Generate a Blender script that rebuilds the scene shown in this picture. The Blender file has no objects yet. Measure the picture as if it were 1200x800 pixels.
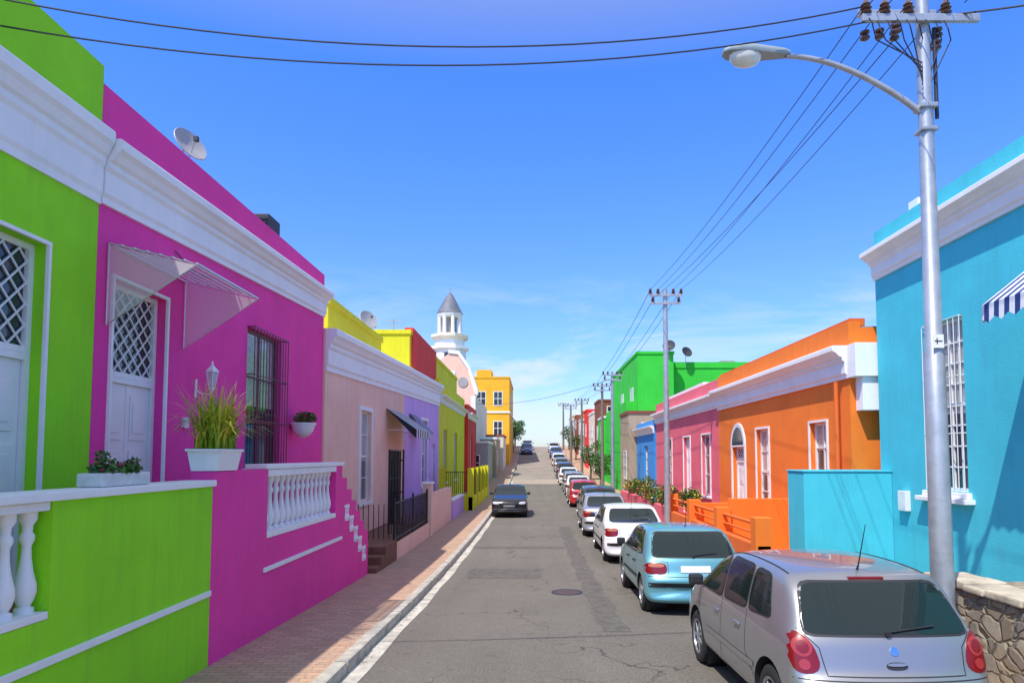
import bpy,bmesh,math,random
from mathutils import Vector, Matrix
from mathutils.bvhtree import BVHTree
random.seed(7)
scene=bpy.context.scene
COL=scene.collection
EYE=2.3
def lin(c):
    c=c/255.0
    return c/12.92 if c<=0.04045 else ((c+0.055)/1.055)**2.4
def S(r,g,b,k=1.0): return (min(lin(r)*k,.95),min(lin(g)*k,.95),min(lin(b)*k,.95))
# ---------------------------------------------------------------- materials
def nn(nt,t,**kw):
    n=nt.nodes.new(t)
    for k,v in kw.items(): setattr(n,k,v)
    return n
def noise(nt,vec,scale,detail=4,rough=.55,dist=0):
    n=nn(nt,'ShaderNodeTexNoise'); n.inputs['Scale'].default_value=scale; n.inputs['Detail'].default_value=detail
    n.inputs['Roughness'].default_value=rough; n.inputs['Distortion'].default_value=dist
    if vec is not None: nt.links.new(vec,n.inputs['Vector'])
    return n.outputs[0]
def ramp(nt,fac,a,b,c0=0.0,c1=1.0):
    n=nn(nt,'ShaderNodeMapRange'); n.inputs[1].default_value=a; n.inputs[2].default_value=b
    n.inputs[3].default_value=c0; n.inputs[4].default_value=c1
    nt.links.new(fac,n.inputs[0]); return n.outputs[0]
def mixc(nt,fac,a,b,mode='MIX'):
    n=nn(nt,'ShaderNodeMixRGB'); n.blend_type=mode
    for i,v in ((0,fac),(1,a),(2,b)):
        if isinstance(v,(int,float)): n.inputs[i].default_value=v
        elif isinstance(v,tuple): n.inputs[i].default_value=(v[0],v[1],v[2],1)
        else: nt.links.new(v,n.inputs[i])
    return n.outputs[0]
def mul(nt,a,b):
    n=nn(nt,'ShaderNodeMath',operation='MULTIPLY'); nt.links.new(a,n.inputs[0]); nt.links.new(b,n.inputs[1]); return n.outputs[0]
def base(name):
    m=bpy.data.materials.new(name); m.use_nodes=True; nt=m.node_tree
    b=nt.nodes['Principled BSDF']; g=nn(nt,'ShaderNodeNewGeometry')
    return m,nt,b,g.outputs['Position']
def addbump(nt,b,h,strength,dist=.01):
    n=nn(nt,'ShaderNodeBump'); n.inputs['Strength'].default_value=strength; n.inputs['Distance'].default_value=dist
    nt.links.new(h,n.inputs['Height']); nt.links.new(n.outputs[0],b.inputs['Normal'])
MC={}
def mat(name,col,rough=.6,metal=0,var=.0,vscale=2,bump=0,bscale=50,coat=0,streak=0,alpha=1):
    if name in MC: return MC[name]
    m,nt,b,P=base(name)
    b.inputs['Roughness'].default_value=rough; b.inputs['Metallic'].default_value=metal
    b.inputs['Coat Weight'].default_value=coat; b.inputs['Coat Roughness'].default_value=.04
    c=(col[0],col[1],col[2],1); b.inputs['Base Color'].default_value=c
    src=None
    if var:
        f=ramp(nt,noise(nt,P,vscale,3,.65),.3,.7)
        lo=tuple(x*(1-var) for x in col[:3]); hi=tuple(min(.95,x*(1+var*.4)) for x in col[:3])
        src=mixc(nt,f,lo,hi)
    if streak:
        mp=nn(nt,'ShaderNodeMapping'); mp.inputs['Scale'].default_value=(3.5,3.5,.35); nt.links.new(P,mp.inputs[0])
        f2=ramp(nt,noise(nt,mp.outputs[0],1.6,4,.7),.5,.8,0,streak)
        grey=sum(col[:3])/3*.45
        src=mixc(nt,f2,src if src is not None else tuple(col[:3]),(col[0]*.5+grey*.2,col[1]*.5+grey*.2,col[2]*.5+grey*.2))
    if src is not None: nt.links.new(src,b.inputs['Base Color'])
    if bump: addbump(nt,b,noise(nt,P,bscale,3,.6),bump)
    if alpha<1: b.inputs['Alpha'].default_value=alpha
    MC[name]=m; return m
def wall(name,c): return mat(name,c,rough=.85,var=.12,vscale=.9,bump=.4,bscale=34,streak=.3)
M_PINK=wall('pink_plaster',(.95,.05,.36)); M_GREEN=wall('green_plaster',(.30,.78,.01))
M_CYAN=wall('cyan_plaster',(.06,.56,.68)); M_ORANGE=wall('orange_plaster',(.94,.21,.018))
M_ORANGE2=wall('dark_orange_plaster',(.82,.16,.02))
M_SALMON=wall('salmon_plaster',(.95,.58,.44)); M_LILAC=wall('lilac_plaster',(.66,.40,.80))
M_YELLOW=wall('lime_yellow_plaster',(.80,.74,.012)); M_RED=wall('red_plaster',(.78,.04,.03))
M_ROSE=wall('rose_plaster',(.86,.15,.19)); M_BLUE=wall('blue_plaster',(.05,.3,.7))
M_EMER=wall('emerald_plaster',(.035,.60,.04)); M_OCHRE=wall('ochre_plaster',(.88,.45,.02))
M_BEIGE=wall('beige_plaster',S(180,158,130)); M_GREY=wall('grey_plaster',S(170,165,162)); M_CREAM=wall('cream_plaster',S(236,226,205))
M_BROWN=wall('brown_plaster',S(140,75,58))
M_WHITE=mat('white_masonry_paint',(.88,.87,.85),.6,var=.06,vscale=2,bump=.15,bscale=30,streak=.16)
M_WFR=mat('white_gloss_wood',(.83,.82,.80),.35,var=.05,vscale=4,coat=.2)
M_GLASS=mat('window_glass',(.03,.04,.05),.06,coat=.3)
M_IRON=mat('black_iron',(.02,.02,.022),.4,metal=.3)
M_DARK=mat('dark_metal',(.03,.03,.03),.6)
M_IRONR=mat('maroon_iron',(.16,.025,.05),.45)
M_ROOF=mat('roof_screed',(.3,.3,.3),.9)
M_GALV=mat('galvanised_steel',(.46,.48,.50),.42,metal=.5,var=.2,vscale=6)
M_WOOD=mat('pole_wood',(.22,.18,.14),.85)
M_WIRE=mat('wire_rubber',(.03,.03,.045),.6)
M_CERAM=mat('insulator_ceramic',(.09,.04,.03),.25,coat=.5)
M_CONC=mat('kerb_concrete',(.50,.46,.38),.9,var=.35,vscale=5,bump=.5,bscale=60,streak=.25)
M_STEP=mat('brown_steps',(.20,.09,.05),.8,var=.3,vscale=6,bump=.4)
M_LEAF=mat('leaf_green',(.07,.17,.02),.5); M_LEAF2=mat('leaf_dark',(.025,.08,.012),.5)
M_BLADE=mat('blade_green',(.26,.42,.02),.5,var=.35,vscale=12); M_BLADE2=mat('blade_yellow',(.62,.58,.04),.5,var=.3,vscale=12)
M_FLR=mat('red_petals',(.6,.02,.03),.5); M_FLP=mat('pink_petals',(.55,.06,.16),.5)
M_SOIL=mat('soil',(.05,.03,.02),.95)
M_TRUNK=mat('bark',(.1,.07,.05),.9)
def awning_stripe(name,a,b,ax=1,sc=7.0):
    m,nt,bs,P=base(name); sp=nn(nt,'ShaderNodeSeparateXYZ'); nt.links.new(P,sp.inputs[0])
    mu=nn(nt,'ShaderNodeMath',operation='MULTIPLY'); mu.inputs[1].default_value=sc; nt.links.new(sp.outputs[ax],mu.inputs[0])
    fr=nn(nt,'ShaderNodeMath',operation='FRACT'); nt.links.new(mu.outputs[0],fr.inputs[0])
    gt=nn(nt,'ShaderNodeMath',operation='GREATER_THAN'); gt.inputs[1].default_value=.5; nt.links.new(fr.outputs[0],gt.inputs[0])
    nt.links.new(mixc(nt,gt.outputs[0],a,b),bs.inputs['Base Color']); bs.inputs['Roughness'].default_value=.8
    return m
M_AWN=awning_stripe('awning_canvas_stripe',(.02,.05,.2),(.78,.8,.83),sc=5.5); M_AWN2=awning_stripe('awning_canvas_black',(.015,.015,.02),(.7,.7,.7),sc=2.6)
def asphalt():
    m,nt,b,P=base('asphalt')
    f=ramp(nt,noise(nt,P,.35,4,.6),.3,.7); c=mixc(nt,f,(.150,.134,.110),(.212,.190,.158))
    mp=nn(nt,'ShaderNodeMapping'); mp.inputs['Scale'].default_value=(1.6,.09,1); nt.links.new(P,mp.inputs[0])
    f3=ramp(nt,noise(nt,mp.outputs[0],1.2,3,.5),.42,.72,0,.55); c=mixc(nt,f3,c,(.112,.102,.088))
    bl=ramp(nt,noise(nt,P,5.5,4,.7),.35,.7,0,.4); c=mixc(nt,bl,c,(.11,.10,.085))
    sp=ramp(nt,noise(nt,P,80,2,.75),.38,.64); c=mixc(nt,sp,mixc(nt,.5,c,(.05,.046,.04)),mixc(nt,.33,c,(.46,.42,.36)))
    pn=nn(nt,'ShaderNodeVectorMath',operation='ADD'); nt.links.new(P,pn.inputs[0])
    nz=nn(nt,'ShaderNodeTexNoise'); nz.inputs['Scale'].default_value=1.6; nz.inputs['Detail'].default_value=4; nt.links.new(P,nz.inputs['Vector'])
    nt.links.new(nz.outputs[1],pn.inputs[1])
    v=nn(nt,'ShaderNodeTexVoronoi',feature='DISTANCE_TO_EDGE'); v.inputs['Scale'].default_value=.5; nt.links.new(pn.outputs[0],v.inputs['Vector'])
    cr=ramp(nt,v.outputs['Distance'],.002,.009,.75,0); gate=ramp(nt,noise(nt,P,.33,2),.46,.54)
    c=mixc(nt,mul(nt,cr,gate),c,(.045,.042,.038))
    sta=ramp(nt,noise(nt,P,1.9,3,.5),.64,.73,0,.4); c=mixc(nt,sta,c,(.08,.073,.063))
    nt.links.new(c,b.inputs['Base Color']); b.inputs['Roughness'].default_value=.95; b.inputs['Specular IOR Level'].default_value=.25
    addbump(nt,b,noise(nt,P,90,2,.75),.8,.015); return m
M_ASPH=asphalt()
M_PATCH=mat('asphalt_patch',(.135,.123,.105),.95,var=.35,vscale=7,bump=.7,bscale=90)
def pavers():
    m,nt,b,P=base('brick_pavers')
    br=nn(nt,'ShaderNodeTexBrick'); nt.links.new(P,br.inputs['Vector']); br.inputs['Scale'].default_value=1
    br.inputs['Brick Width'].default_value=.21; br.inputs['Row Height'].default_value=.105; br.inputs['Mortar Size'].default_value=.007
    br.inputs['Color1'].default_value=(.58,.35,.22,1); br.inputs['Color2'].default_value=(.43,.26,.17,1); br.inputs['Mortar'].default_value=(.25,.19,.14,1)
    f=ramp(nt,noise(nt,P,1.4,4,.65),.35,.75,0,.5); c=mixc(nt,f,br.outputs[0],(.36,.28,.21))
    nt.links.new(c,b.inputs['Base Color']); b.inputs['Roughness'].default_value=.9
    addbump(nt,b,br.outputs[1],-.5,.01); return m
M_PAVE=pavers()
def stone(name='rubble_stone',sc=4.5):
    m,nt,b,P=base(name)
    d=nn(nt,'ShaderNodeVectorMath',operation='ADD'); nz=nn(nt,'ShaderNodeTexNoise'); nz.inputs['Scale'].default_value=3; nt.links.new(P,nz.inputs['Vector'])
    sc_=nn(nt,'ShaderNodeVectorMath',operation='SCALE'); sc_.inputs['Scale'].default_value=.25; nt.links.new(nz.outputs[1],sc_.inputs[0])
    nt.links.new(P,d.inputs[0]); nt.links.new(sc_.outputs[0],d.inputs[1])
    mp=nn(nt,'ShaderNodeMapping'); mp.inputs['Scale'].default_value=(1,1,1.6); nt.links.new(d.outputs[0],mp.inputs[0])
    v=nn(nt,'ShaderNodeTexVoronoi'); v.inputs['Scale'].default_value=sc; nt.links.new(mp.outputs[0],v.inputs['Vector'])
    e=nn(nt,'ShaderNodeTexVoronoi',feature='DISTANCE_TO_EDGE'); e.inputs['Scale'].default_value=sc; nt.links.new(mp.outputs[0],e.inputs['Vector'])
    sx=nn(nt,'ShaderNodeSeparateXYZ'); nt.links.new(v.outputs['Color'],sx.inputs[0])
    c=mixc(nt,sx.outputs[0],(.24,.17,.10),(.5,.42,.3)); c=mixc(nt,ramp(nt,sx.outputs[1],.6,1,0,.7),c,(.2,.19,.18))
    c=mixc(nt,ramp(nt,noise(nt,P,14,4,.7),.3,.7,0,.5),c,(.15,.12,.1))
    c=mixc(nt,ramp(nt,e.outputs[0],.03,.07,1,0),c,(.36,.31,.22)); nt.links.new(c,b.inputs['Base Color']); b.inputs['Roughness'].default_value=.9
    addbump(nt,b,ramp(nt,e.outputs[0],0,.12),1,.04); return m
M_STONE=stone(); M_FLAG=stone('flagstone',2.4)
def groundm():
    m,nt,b,P=base('dry_ground'); c=mixc(nt,ramp(nt,noise(nt,P,.1,4,.6),.35,.65),(.16,.14,.1),(.26,.22,.16))
    nt.links.new(c,b.inputs['Base Color']); b.inputs['Roughness'].default_value=.95; return m
M_GROUND=groundm()
# ---------------------------------------------------------------- mesh helpers
def top(name,loc=(0,0,0)):
    e=bpy.data.objects.new(name,None); e.empty_display_size=.2; e.location=loc; COL.objects.link(e); return e
def mesh_obj(name,verts,faces,m,parent=None,smooth=False,midx=None,link=True,local=False,autosmooth=None):
    me=bpy.data.meshes.new(name)
    vs=[Vector(v) for v in verts]
    if local: c=Vector((0,0,0))
    else:
        c=Vector(((min(v.x for v in vs)+max(v.x for v in vs))/2,(min(v.y for v in vs)+max(v.y for v in vs))/2,min(v.z for v in vs)))
    me.from_pydata([v-c for v in vs],[],faces)
    for mm in (m if isinstance(m,(list,tuple)) else [m]): me.materials.append(mm)
    if midx:
        for p,i in zip(me.polygons,midx): p.material_index=i
    if smooth:
        for p in me.polygons: p.use_smooth=True
    me.update()
    if autosmooth is not None:
        try: me.set_sharp_from_angle(angle=math.radians(autosmooth))
        except Exception: pass
    o=bpy.data.objects.new(name,me); o.location=c
    if parent is not None: o.parent=parent; o.location=c-parent.location
    if link: COL.objects.link(o)
    return o
BF=[(0,3,2,1),(4,5,6,7),(0,1,5,4),(1,2,6,5),(2,3,7,6),(3,0,4,7)]
def bverts(x0,x1,y0,y1,z0,z1):
    x0,x1=sorted((x0,x1)); y0,y1=sorted((y0,y1)); z0,z1=sorted((z0,z1))
    return [(x0,y0,z0),(x1,y0,z0),(x1,y1,z0),(x0,y1,z0),(x0,y0,z1),(x1,y0,z1),(x1,y1,z1),(x0,y1,z1)]
def boxes(name,bl,m,parent=None,bevel=0,link=True,local=False):
    V=[];F=[]
    for b in bl:
        k=len(V); V+=bverts(*b); F+=[tuple(i+k for i in f) for f in BF]
    if bevel:
        bm=bmesh.new(); vs=[bm.verts.new(v) for v in V]
        for f in F: bm.faces.new([vs[i] for i in f])
        bmesh.ops.bevel(bm,geom=bm.edges[:],offset=bevel,segments=2,affect='EDGES',profile=.6)
        bm.verts.index_update(); V=[v.co.copy() for v in bm.verts]; F=[tuple(v.index for v in f.verts) for f in bm.faces]; bm.free()
    return mesh_obj(name,V,F,m,parent,link=link,local=local)
def box(name,x0,x1,y0,y1,z0,z1,m,parent=None,bevel=0,**k): return boxes(name,[(x0,x1,y0,y1,z0,z1)],m,parent,bevel,**k)
def prism_y(name,p0,p1,y0,y1,m,parent=None):
    n=len(p0); V=[(x,y0,z) for x,z in p0]+[(x,y1,z) for x,z in p1]
    F=[tuple(range(n)),tuple(range(2*n-1,n-1,-1))]+[(i,(i+1)%n,(i+1)%n+n,i+n) for i in range(n)]
    return mesh_obj(name,V,F,m,parent)
def prism_x(name,p,x0,x1,m,parent=None):
    n=len(p); V=[(x0,y,z) for y,z in p]+[(x1,y,z) for y,z in p]
    F=[tuple(range(n)),tuple(range(2*n-1,n-1,-1))]+[(i,(i+1)%n,(i+1)%n+n,i+n) for i in range(n)]
    return mesh_obj(name,V,F,m,parent)
def tubes(name,lst,m,parent=None,seg=8,link=True,local=False,smooth=True):
    V=[];F=[]
    for pts,rad in lst:
        pts=[Vector(p) for p in pts]; n=len(pts)
        rs=rad if isinstance(rad,(list,tuple)) else [rad]*n
        k=len(V); pn=None
        for i,p in enumerate(pts):
            t=(pts[min(i+1,n-1)]-pts[max(i-1,0)]).normalized()
            if pn is None:
                a=Vector((0,0,1)) if abs(t.z)<.9 else Vector((0,1,0)); u=t.cross(a).normalized()
            else: u=(pn-t*pn.dot(t)).normalized()
            pn=u; w=t.cross(u)
            for j in range(seg):
                an=2*math.pi*(j+.5)/seg; V.append(p+(u*math.cos(an)+w*math.sin(an))*rs[i])
        for i in range(n-1):
            for j in range(seg):
                F.append((k+i*seg+j,k+i*seg+(j+1)%seg,k+(i+1)*seg+(j+1)%seg,k+(i+1)*seg+j))
        F.append(tuple(k+j for j in range(seg))[::-1]); F.append(tuple(k+(n-1)*seg+j for j in range(seg)))
    return mesh_obj(name,V,F,m,parent,smooth=smooth and seg>4,link=link,local=local,autosmooth=50)
def lathe(name,prof,poss,seg,m,parent=None,smooth=True,axis='z',link=True,local=False,rot=0,auto=40,scale=None):
    V=[];F=[]
    for q,pos in enumerate(poss):
        k=len(V); n=len(prof)
        for r,z in prof:
            for j in range(seg):
                a=2*math.pi*j/seg+rot
                x,y,zz=r*math.cos(a),r*math.sin(a),z
                if scale: x*=scale[0]; y*=scale[1]
                if axis=='x': x,y,zz=zz,x,y
                if axis=='y': x,y,zz=x,zz,y
                V.append((pos[0]+x,pos[1]+y,pos[2]+zz))
        for i in range(n-1):
            for j in range(seg): F.append((k+i*seg+j,k+i*seg+(j+1)%seg,k+(i+1)*seg+(j+1)%seg,k+(i+1)*seg+j))
        F.append(tuple(k+j for j in range(seg))[::-1]); F.append(tuple(k+(n-1)*seg+j for j in range(seg)))
    return mesh_obj(name,V,F,m,parent,smooth=smooth,link=link,local=local,autosmooth=auto)
# ---------------------------------------------------------------- ground profile
DT=[(-60,2.0),(0,2.28),(6,2.36),(10,2.52),(15,2.68),(22,2.74),(40,2.70),(50,2.55),(60,2.15),(70,1.55),(80,.9),(95,-.5),(110,-1.6),(120,-1.75),(135,-1),(170,3),(300,6),(2500,8)]
def Draw(y):
    for (a,da),(b,db) in zip(DT,DT[1:]):
        if y<=b: return da+(db-da)*max(0,(y-a))/(b-a)
    return DT[-1][1]
def gz(y): return EYE-sum(Draw(y+d) for d in (-3,-1.5,0,1.5,3))/5
def XL(y): return -2.1+.15*min(1,max(0,(y-8)/20))
def XR(y): return 3.85
def strip(name,fa,fb,zo,y0,y1,m,step=1.0,skirt=0):
    n=max(2,int((y1-y0)/step)+1); V=[];F=[]
    for i in range(n):
        y=y0+(y1-y0)*i/(n-1); z=gz(y)+zo; a=fa(y);b=fb(y)
        V+=[(a,y,z),(b,y,z)]
        if skirt: V+=[(b,y,z-skirt),(a,y,z-skirt)]
    w=4 if skirt else 2
    for i in range(n-1):
        if skirt:
            for j in range(4): F.append((i*w+j,i*w+(j+1)%4,(i+1)*w+(j+1)%4,(i+1)*w+j))
        else: F.append((i*w,i*w+1,(i+1)*w+1,(i+1)*w))
    if skirt: F+=[(0,1,2,3),tuple((n-1)*4+j for j in (3,2,1,0))]
    return mesh_obj(name,V,F,m)
ys=[-60+i for i in range(0,231)]+[180,200,240,300,500,900,2000]
xs=[-1500,-300,-60,-20,-8,-2,4,10,30,100,300,1500]
V=[(x,y,gz(y)-.02) for y in ys for x in xs]; nx=len(xs)
F=[(j*nx+i,j*nx+i+1,(j+1)*nx+i+1,(j+1)*nx+i) for j in range(len(ys)-1) for i in range(nx-1)]
mesh_obj('ground',V,F,M_GROUND)
strip('road',lambda y:XL(y)-.05,lambda y:XR(y)+.05,0,-20,165,M_ASPH)
strip('gutter',lambda y:XL(y)+.0,lambda y:XL(y)+.2+.02*math.sin(y*1.7),.005,-10,60,mat('gutter_concrete',(.58,.54,.45),.9,var=.45,vscale=4,bump=.4,streak=.35))
strip('sidewalk',lambda y:-5.2,lambda y:XL(y)-.155,.125,-10,150,M_PAVE,skirt=.3)
strip('sidewalk',lambda y:XR(y)+.155,lambda y:8,.125,-10,150,M_PAVE,skirt=.3)
def kerb(f,s):
    y=-5; V=[];F=[]
    while y<130:
        L=.98 if y<70 else 1.9
        a=f(y); b=f(y+L); z0=gz(y)+.135; z1=gz(y+L)+.135; k=len(V); j=random.uniform(-.008,.008)
        prof=[(0,-.3),(0,-.03),(.008,-.008),(.03,0),(.15,0),(.15,-.3)]
        for (yy,xx,zz) in ((y+.006,a,z0),(y+L-.006,b,z1)):
            for dx,dz in prof: V.append((xx+s*dx+j,yy,zz+dz+j*.5))
        F+=[(k+i,k+(i+1)%6,k+6+(i+1)%6,k+6+i) for i in range(6)]+[tuple(k+i for i in range(6)),tuple(k+11-i for i in range(6))]
        y+=L+.01
    mesh_obj('kerb',V,F,M_CONC)
kerb(XL,-1); kerb(XR,1)
def jag(x,a=.03): return lambda y:x+a*math.sin(y*3.1+x)+a*.7*math.sin(y*7.3+2*x)
def patch(y0,y1,x0,x1): strip('road_patch',jag(x0),jag(x1),.004,y0,y1,M_PATCH,step=.12)
patch(10,27,.98,1.38); patch(15.2,16.6,-1.5,.2); patch(20.5,21.0,-1.75,.9); patch(6.3,6.75,-1.0,1.6)
strip('road_patch',lambda y:XL(60)-.02,lambda y:3.85,.004,57,62,mat('pale_concrete_road',(.38,.31,.24),.9,var=.2,vscale=1))
strip('road_patch',lambda y:XL(60)-.02,lambda y:3.85,.008,62,112,mat('pale_asphalt',(.29,.25,.205),.9,var=.25,vscale=.5))
mh=top('manhole_cover',(.65,13.4,gz(13.4)))
lathe('rim',[(.30,0),(.30,.008),(.26,.01),(.26,.002)],[(.65,13.4,gz(13.4)+.006)],32,M_IRON,mh)
lathe('lid',[(.255,0),(.255,.007),(.24,.009)],[(.65,13.4,gz(13.4)+.006)],32,mat('rusty_iron',(.13,.08,.06),.6,metal=.3,var=.4,vscale=20,bump=.5,bscale=60),mh)
# loose dead leaves and grit in the gutter: one mesh
V=[];F=[]
for i in range(420):
    y=random.uniform(5,32); side=random.random()<.75
    x=XL(y)+abs(random.gauss(0,.07))+.01 if side else XL(y)-.2-random.random()*1.2
    z=gz(y)+(.012 if side else .133); s_=random.uniform(.006,.02); a=random.uniform(0,6.28); k=len(V)
    V+=[(x+s_*math.cos(a),y+s_*math.sin(a),z),(x-s_*.5*math.sin(a),y+s_*.5*math.cos(a),z+.006),(x-s_*math.cos(a),y-s_*math.sin(a),z),(x+s_*.5*math.sin(a),y-s_*.5*math.cos(a),z+.002)]; F.append((k,k+1,k+2,k+3))
mesh_obj('leaf_litter',V,F,mat('dead_leaf',(.16,.10,.04),.9))
# ---------------------------------------------------------------- building helpers
def facade(name,x,s,y0,y1,z0,z1,ops,depth,m,parent):
    Y=sorted({y0,y1}|{o[0] for o in ops}|{o[1] for o in ops}); Z=sorted({z0,z1}|{o[2] for o in ops}|{o[3] for o in ops})
    V=[];F=[]
    def q(*p): k=len(V); V.extend(p); F.append((k,k+1,k+2,k+3))
    for a,b in zip(Y,Y[1:]):
        for c,d in zip(Z,Z[1:]):
            my,mz=(a+b)/2,(c+d)/2
            if any(o[0]<my<o[1] and o[2]<mz<o[3] for o in ops): continue
            q((x,a,c),(x,b,c),(x,b,d),(x,a,d))
    xi=x-s*depth
    for a,b,c,d in list(ops)+[(y0,y1,z0,z1)]:
        q((x,a,c),(xi,a,c),(xi,a,d),(x,a,d)); q((x,b,c),(xi,b,c),(xi,b,d),(x,b,d))
        q((x,a,c),(xi,a,c),(xi,b,c),(x,b,c)); q((x,a,d),(xi,a,d),(xi,b,d),(x,b,d))
    return mesh_obj(name,V,F,m,parent)
CP=[(-.01,0),(.05,0),(.05,.1),(.09,.16),(.09,.5),(.14,.56),(.14,.64),(.2,.68),(.26,.78),(.33,.84),(.33,.97),(.31,1),(-.01,1)]
def cornice(x,s,y0,y1,b0,t0,b1,t1,parent,m=None,k=1.0,name='cornice'):
    p0=[(x+s*(dx*k if dx>0 else dx),b0+t*(t0-b0)) for dx,t in CP]; p1=[(x+s*(dx*k if dx>0 else dx),b1+t*(t1-b1)) for dx,t in CP]
    return prism_y(name,p0,p1,y0,y1,m or M_WHITE,parent)
def window(parent,x,s,ya,yb,za,zb,ny=2,nz=3,inset=.13,mf=None,glass=None,fw=.065,lattice=0,sill=True,blind=False):
    mf=mf or M_WFR; xg=x-s*inset
    bl=[(xg-s*.05,xg+s*.03,ya+.002,ya+fw,za+.002,zb-.002),(xg-s*.05,xg+s*.03,yb-fw,yb-.002,za+.002,zb-.002),
        (xg-s*.05,xg+s*.028,ya+fw,yb-fw,zb-fw,zb-.002),(xg-s*.05,xg+s*.028,ya+fw,yb-fw,za+.002,za+fw)]
    for i in range(1,ny):
        c=ya+fw+(yb-ya-2*fw)*i/ny; bl.append((xg-s*.02,xg+s*.02,c-.014,c+.014,za+fw,zb-fw))
    for i in range(1,nz):
        c=za+fw+(zb-za-2*fw)*i/nz; w=.03 if i==nz//2 and nz>2 else .013; bl.append((xg-s*.018,xg+s*.024,ya+fw,yb-fw,c-w,c+w))
    boxes('window_frame',bl,mf,parent)
    box('window_glass',xg-s*.04,xg-s*.01,ya+fw*.5,yb-fw*.5,za+fw*.5,zb-fw*.5,glass or M_GLASS,parent)
    if blind: box('net_curtain',xg-s*.01,xg-s*.006,ya+fw,yb-fw,za+(zb-za)*.45,zb-fw,mat('net_curtain',(.42,.42,.4),.25,coat=.6,var=.3,vscale=10),parent)
    if lattice:
        T=[]; n=lattice; Wd=yb-ya-2*fw; Hh=zb-za-2*fw; st=Wd/n*1.0
        k=-int(Hh/st)-1
        for i in range(k,n+int(Hh/st)+2):
            for sg in (1,-1):
                a=ya+fw+i*st; b=a+sg*Hh; lo,hi=ya+fw,yb-fw
                ta=(lo-a)/(b-a); tb=(hi-a)/(b-a)
                t0=max(0,min(ta,tb)); t1=min(1,max(ta,tb))
                if t1-t0>.02: T.append(([(xg+s*(.012+.004*sg),a+(b-a)*t0,za+fw+Hh*t0),(xg+s*(.012+.004*sg),a+(b-a)*t1,za+fw+Hh*t1)],.011))
        tubes('lattice',T,mf,parent,seg=4)
    if sill: box('sill',x-s*inset,x+s*.07,ya-.08,yb+.08,za-.09,za-.003,M_WHITE,parent,bevel=.01)
def surround(parent,x,s,ya,yb,za,zb,w=.12,m=None):
    boxes('surround',[(x-.01*s,x+s*.035,ya-w,ya-.002,za,zb+w),(x-.01*s,x+s*.035,yb+.002,yb+w,za,zb+w),(x-.01*s,x+s*.033,ya-.002,yb+.002,zb+.002,zb+w)],m or M_WHITE,parent)
def door(parent,x,s,ya,yb,za,zb,m=None,inset=.15,leaves=2,transom=0,lattice=6):
    m=m or M_WFR; xg=x-s*inset
    zt=zb-transom if transom else zb
    bl=[(xg-s*.05,xg+s*.04,ya+.002,ya+.07,za,zb-.002),(xg-s*.05,xg+s*.04,yb-.07,yb-.002,za,zb-.002),(xg-s*.05,xg+s*.038,ya+.07,yb-.07,zt-.07,zt-.002)]
    boxes('door_frame',bl,m,parent)
    w=(yb-ya-.14)/leaves
    L=[];P=[]
    for i in range(leaves):
        a=ya+.07+i*w; L.append((xg-s*.05,xg,a+.004,a+w-.004,za,zt-.07))
        H=zt-.07-za
        for (c,d) in ((.06,.28),(.34,.62),(.68,.94)):
            P.append((xg,xg+s*.012,a+w*.17,a+w*.83,za+H*c,za+H*d))
            P.append((xg+s*.012,xg+s*.022,a+w*.27,a+w*.73,za+H*(c+.04),za+H*(d-.04)))
    boxes('door_leaf',L,m,parent,bevel=.004); boxes('door_panels',P,m,parent,bevel=.004)
    lathe('door_knob',[(.012,0),(.012,.03),(.028,.04),(.03,.06),(.01,.075)],[(xg,ya+.07+w-.06,za+1.0)],12,mat('brass',(.6,.4,.12),.3,metal=1),parent,axis='x')
    if transom: window(parent,x,s,ya,yb,zt,zb,ny=1,nz=1,inset=inset,mf=m,lattice=lattice,sill=False)
def house(name,s,x,y0,y1,ztop,m,depth=8,ops=(),corn=None,k=1.0):
    g=min(gz(y0),gz(y1))-.3
    e=top(name,(x-s*depth/2,(y0+y1)/2,g+.3))
    facade('front_wall',x,s,y0,y1,g,ztop,list(ops),.24,m,e)
    box('walls',x-s*.24,x-s*depth,y0+.002,y1-.002,g,ztop-.12,m,e)
    box('roof',x-s*.26,x-s*(depth-.02),y0+.02,y1-.02,ztop-.118,ztop-.09,M_ROOF,e)
    if corn: cornice(x,s,y0+.003,y1-.003,*corn,e,k=k)
    return e
def bars(parent,x,s,ya,yb,za,zb,m,out=.12,n=9,r=.009,name='burglar_bars'):
    T=[]
    for i in range(n+1):
        y=ya+(yb-ya)*i/n; T.append(([(x+s*out,y,za),(x+s*out,y,zb)],r))
    for f in (0,.33,.66,1): 
        z=za+(zb-za)*f; T.append(([(x-s*.02,ya,z),(x+s*out+s*.002,ya,z),(x+s*out+s*.002,yb,z),(x-s*.02,yb,z)],r*1.1))
    tubes(name,T,m,parent,seg=6)
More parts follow.
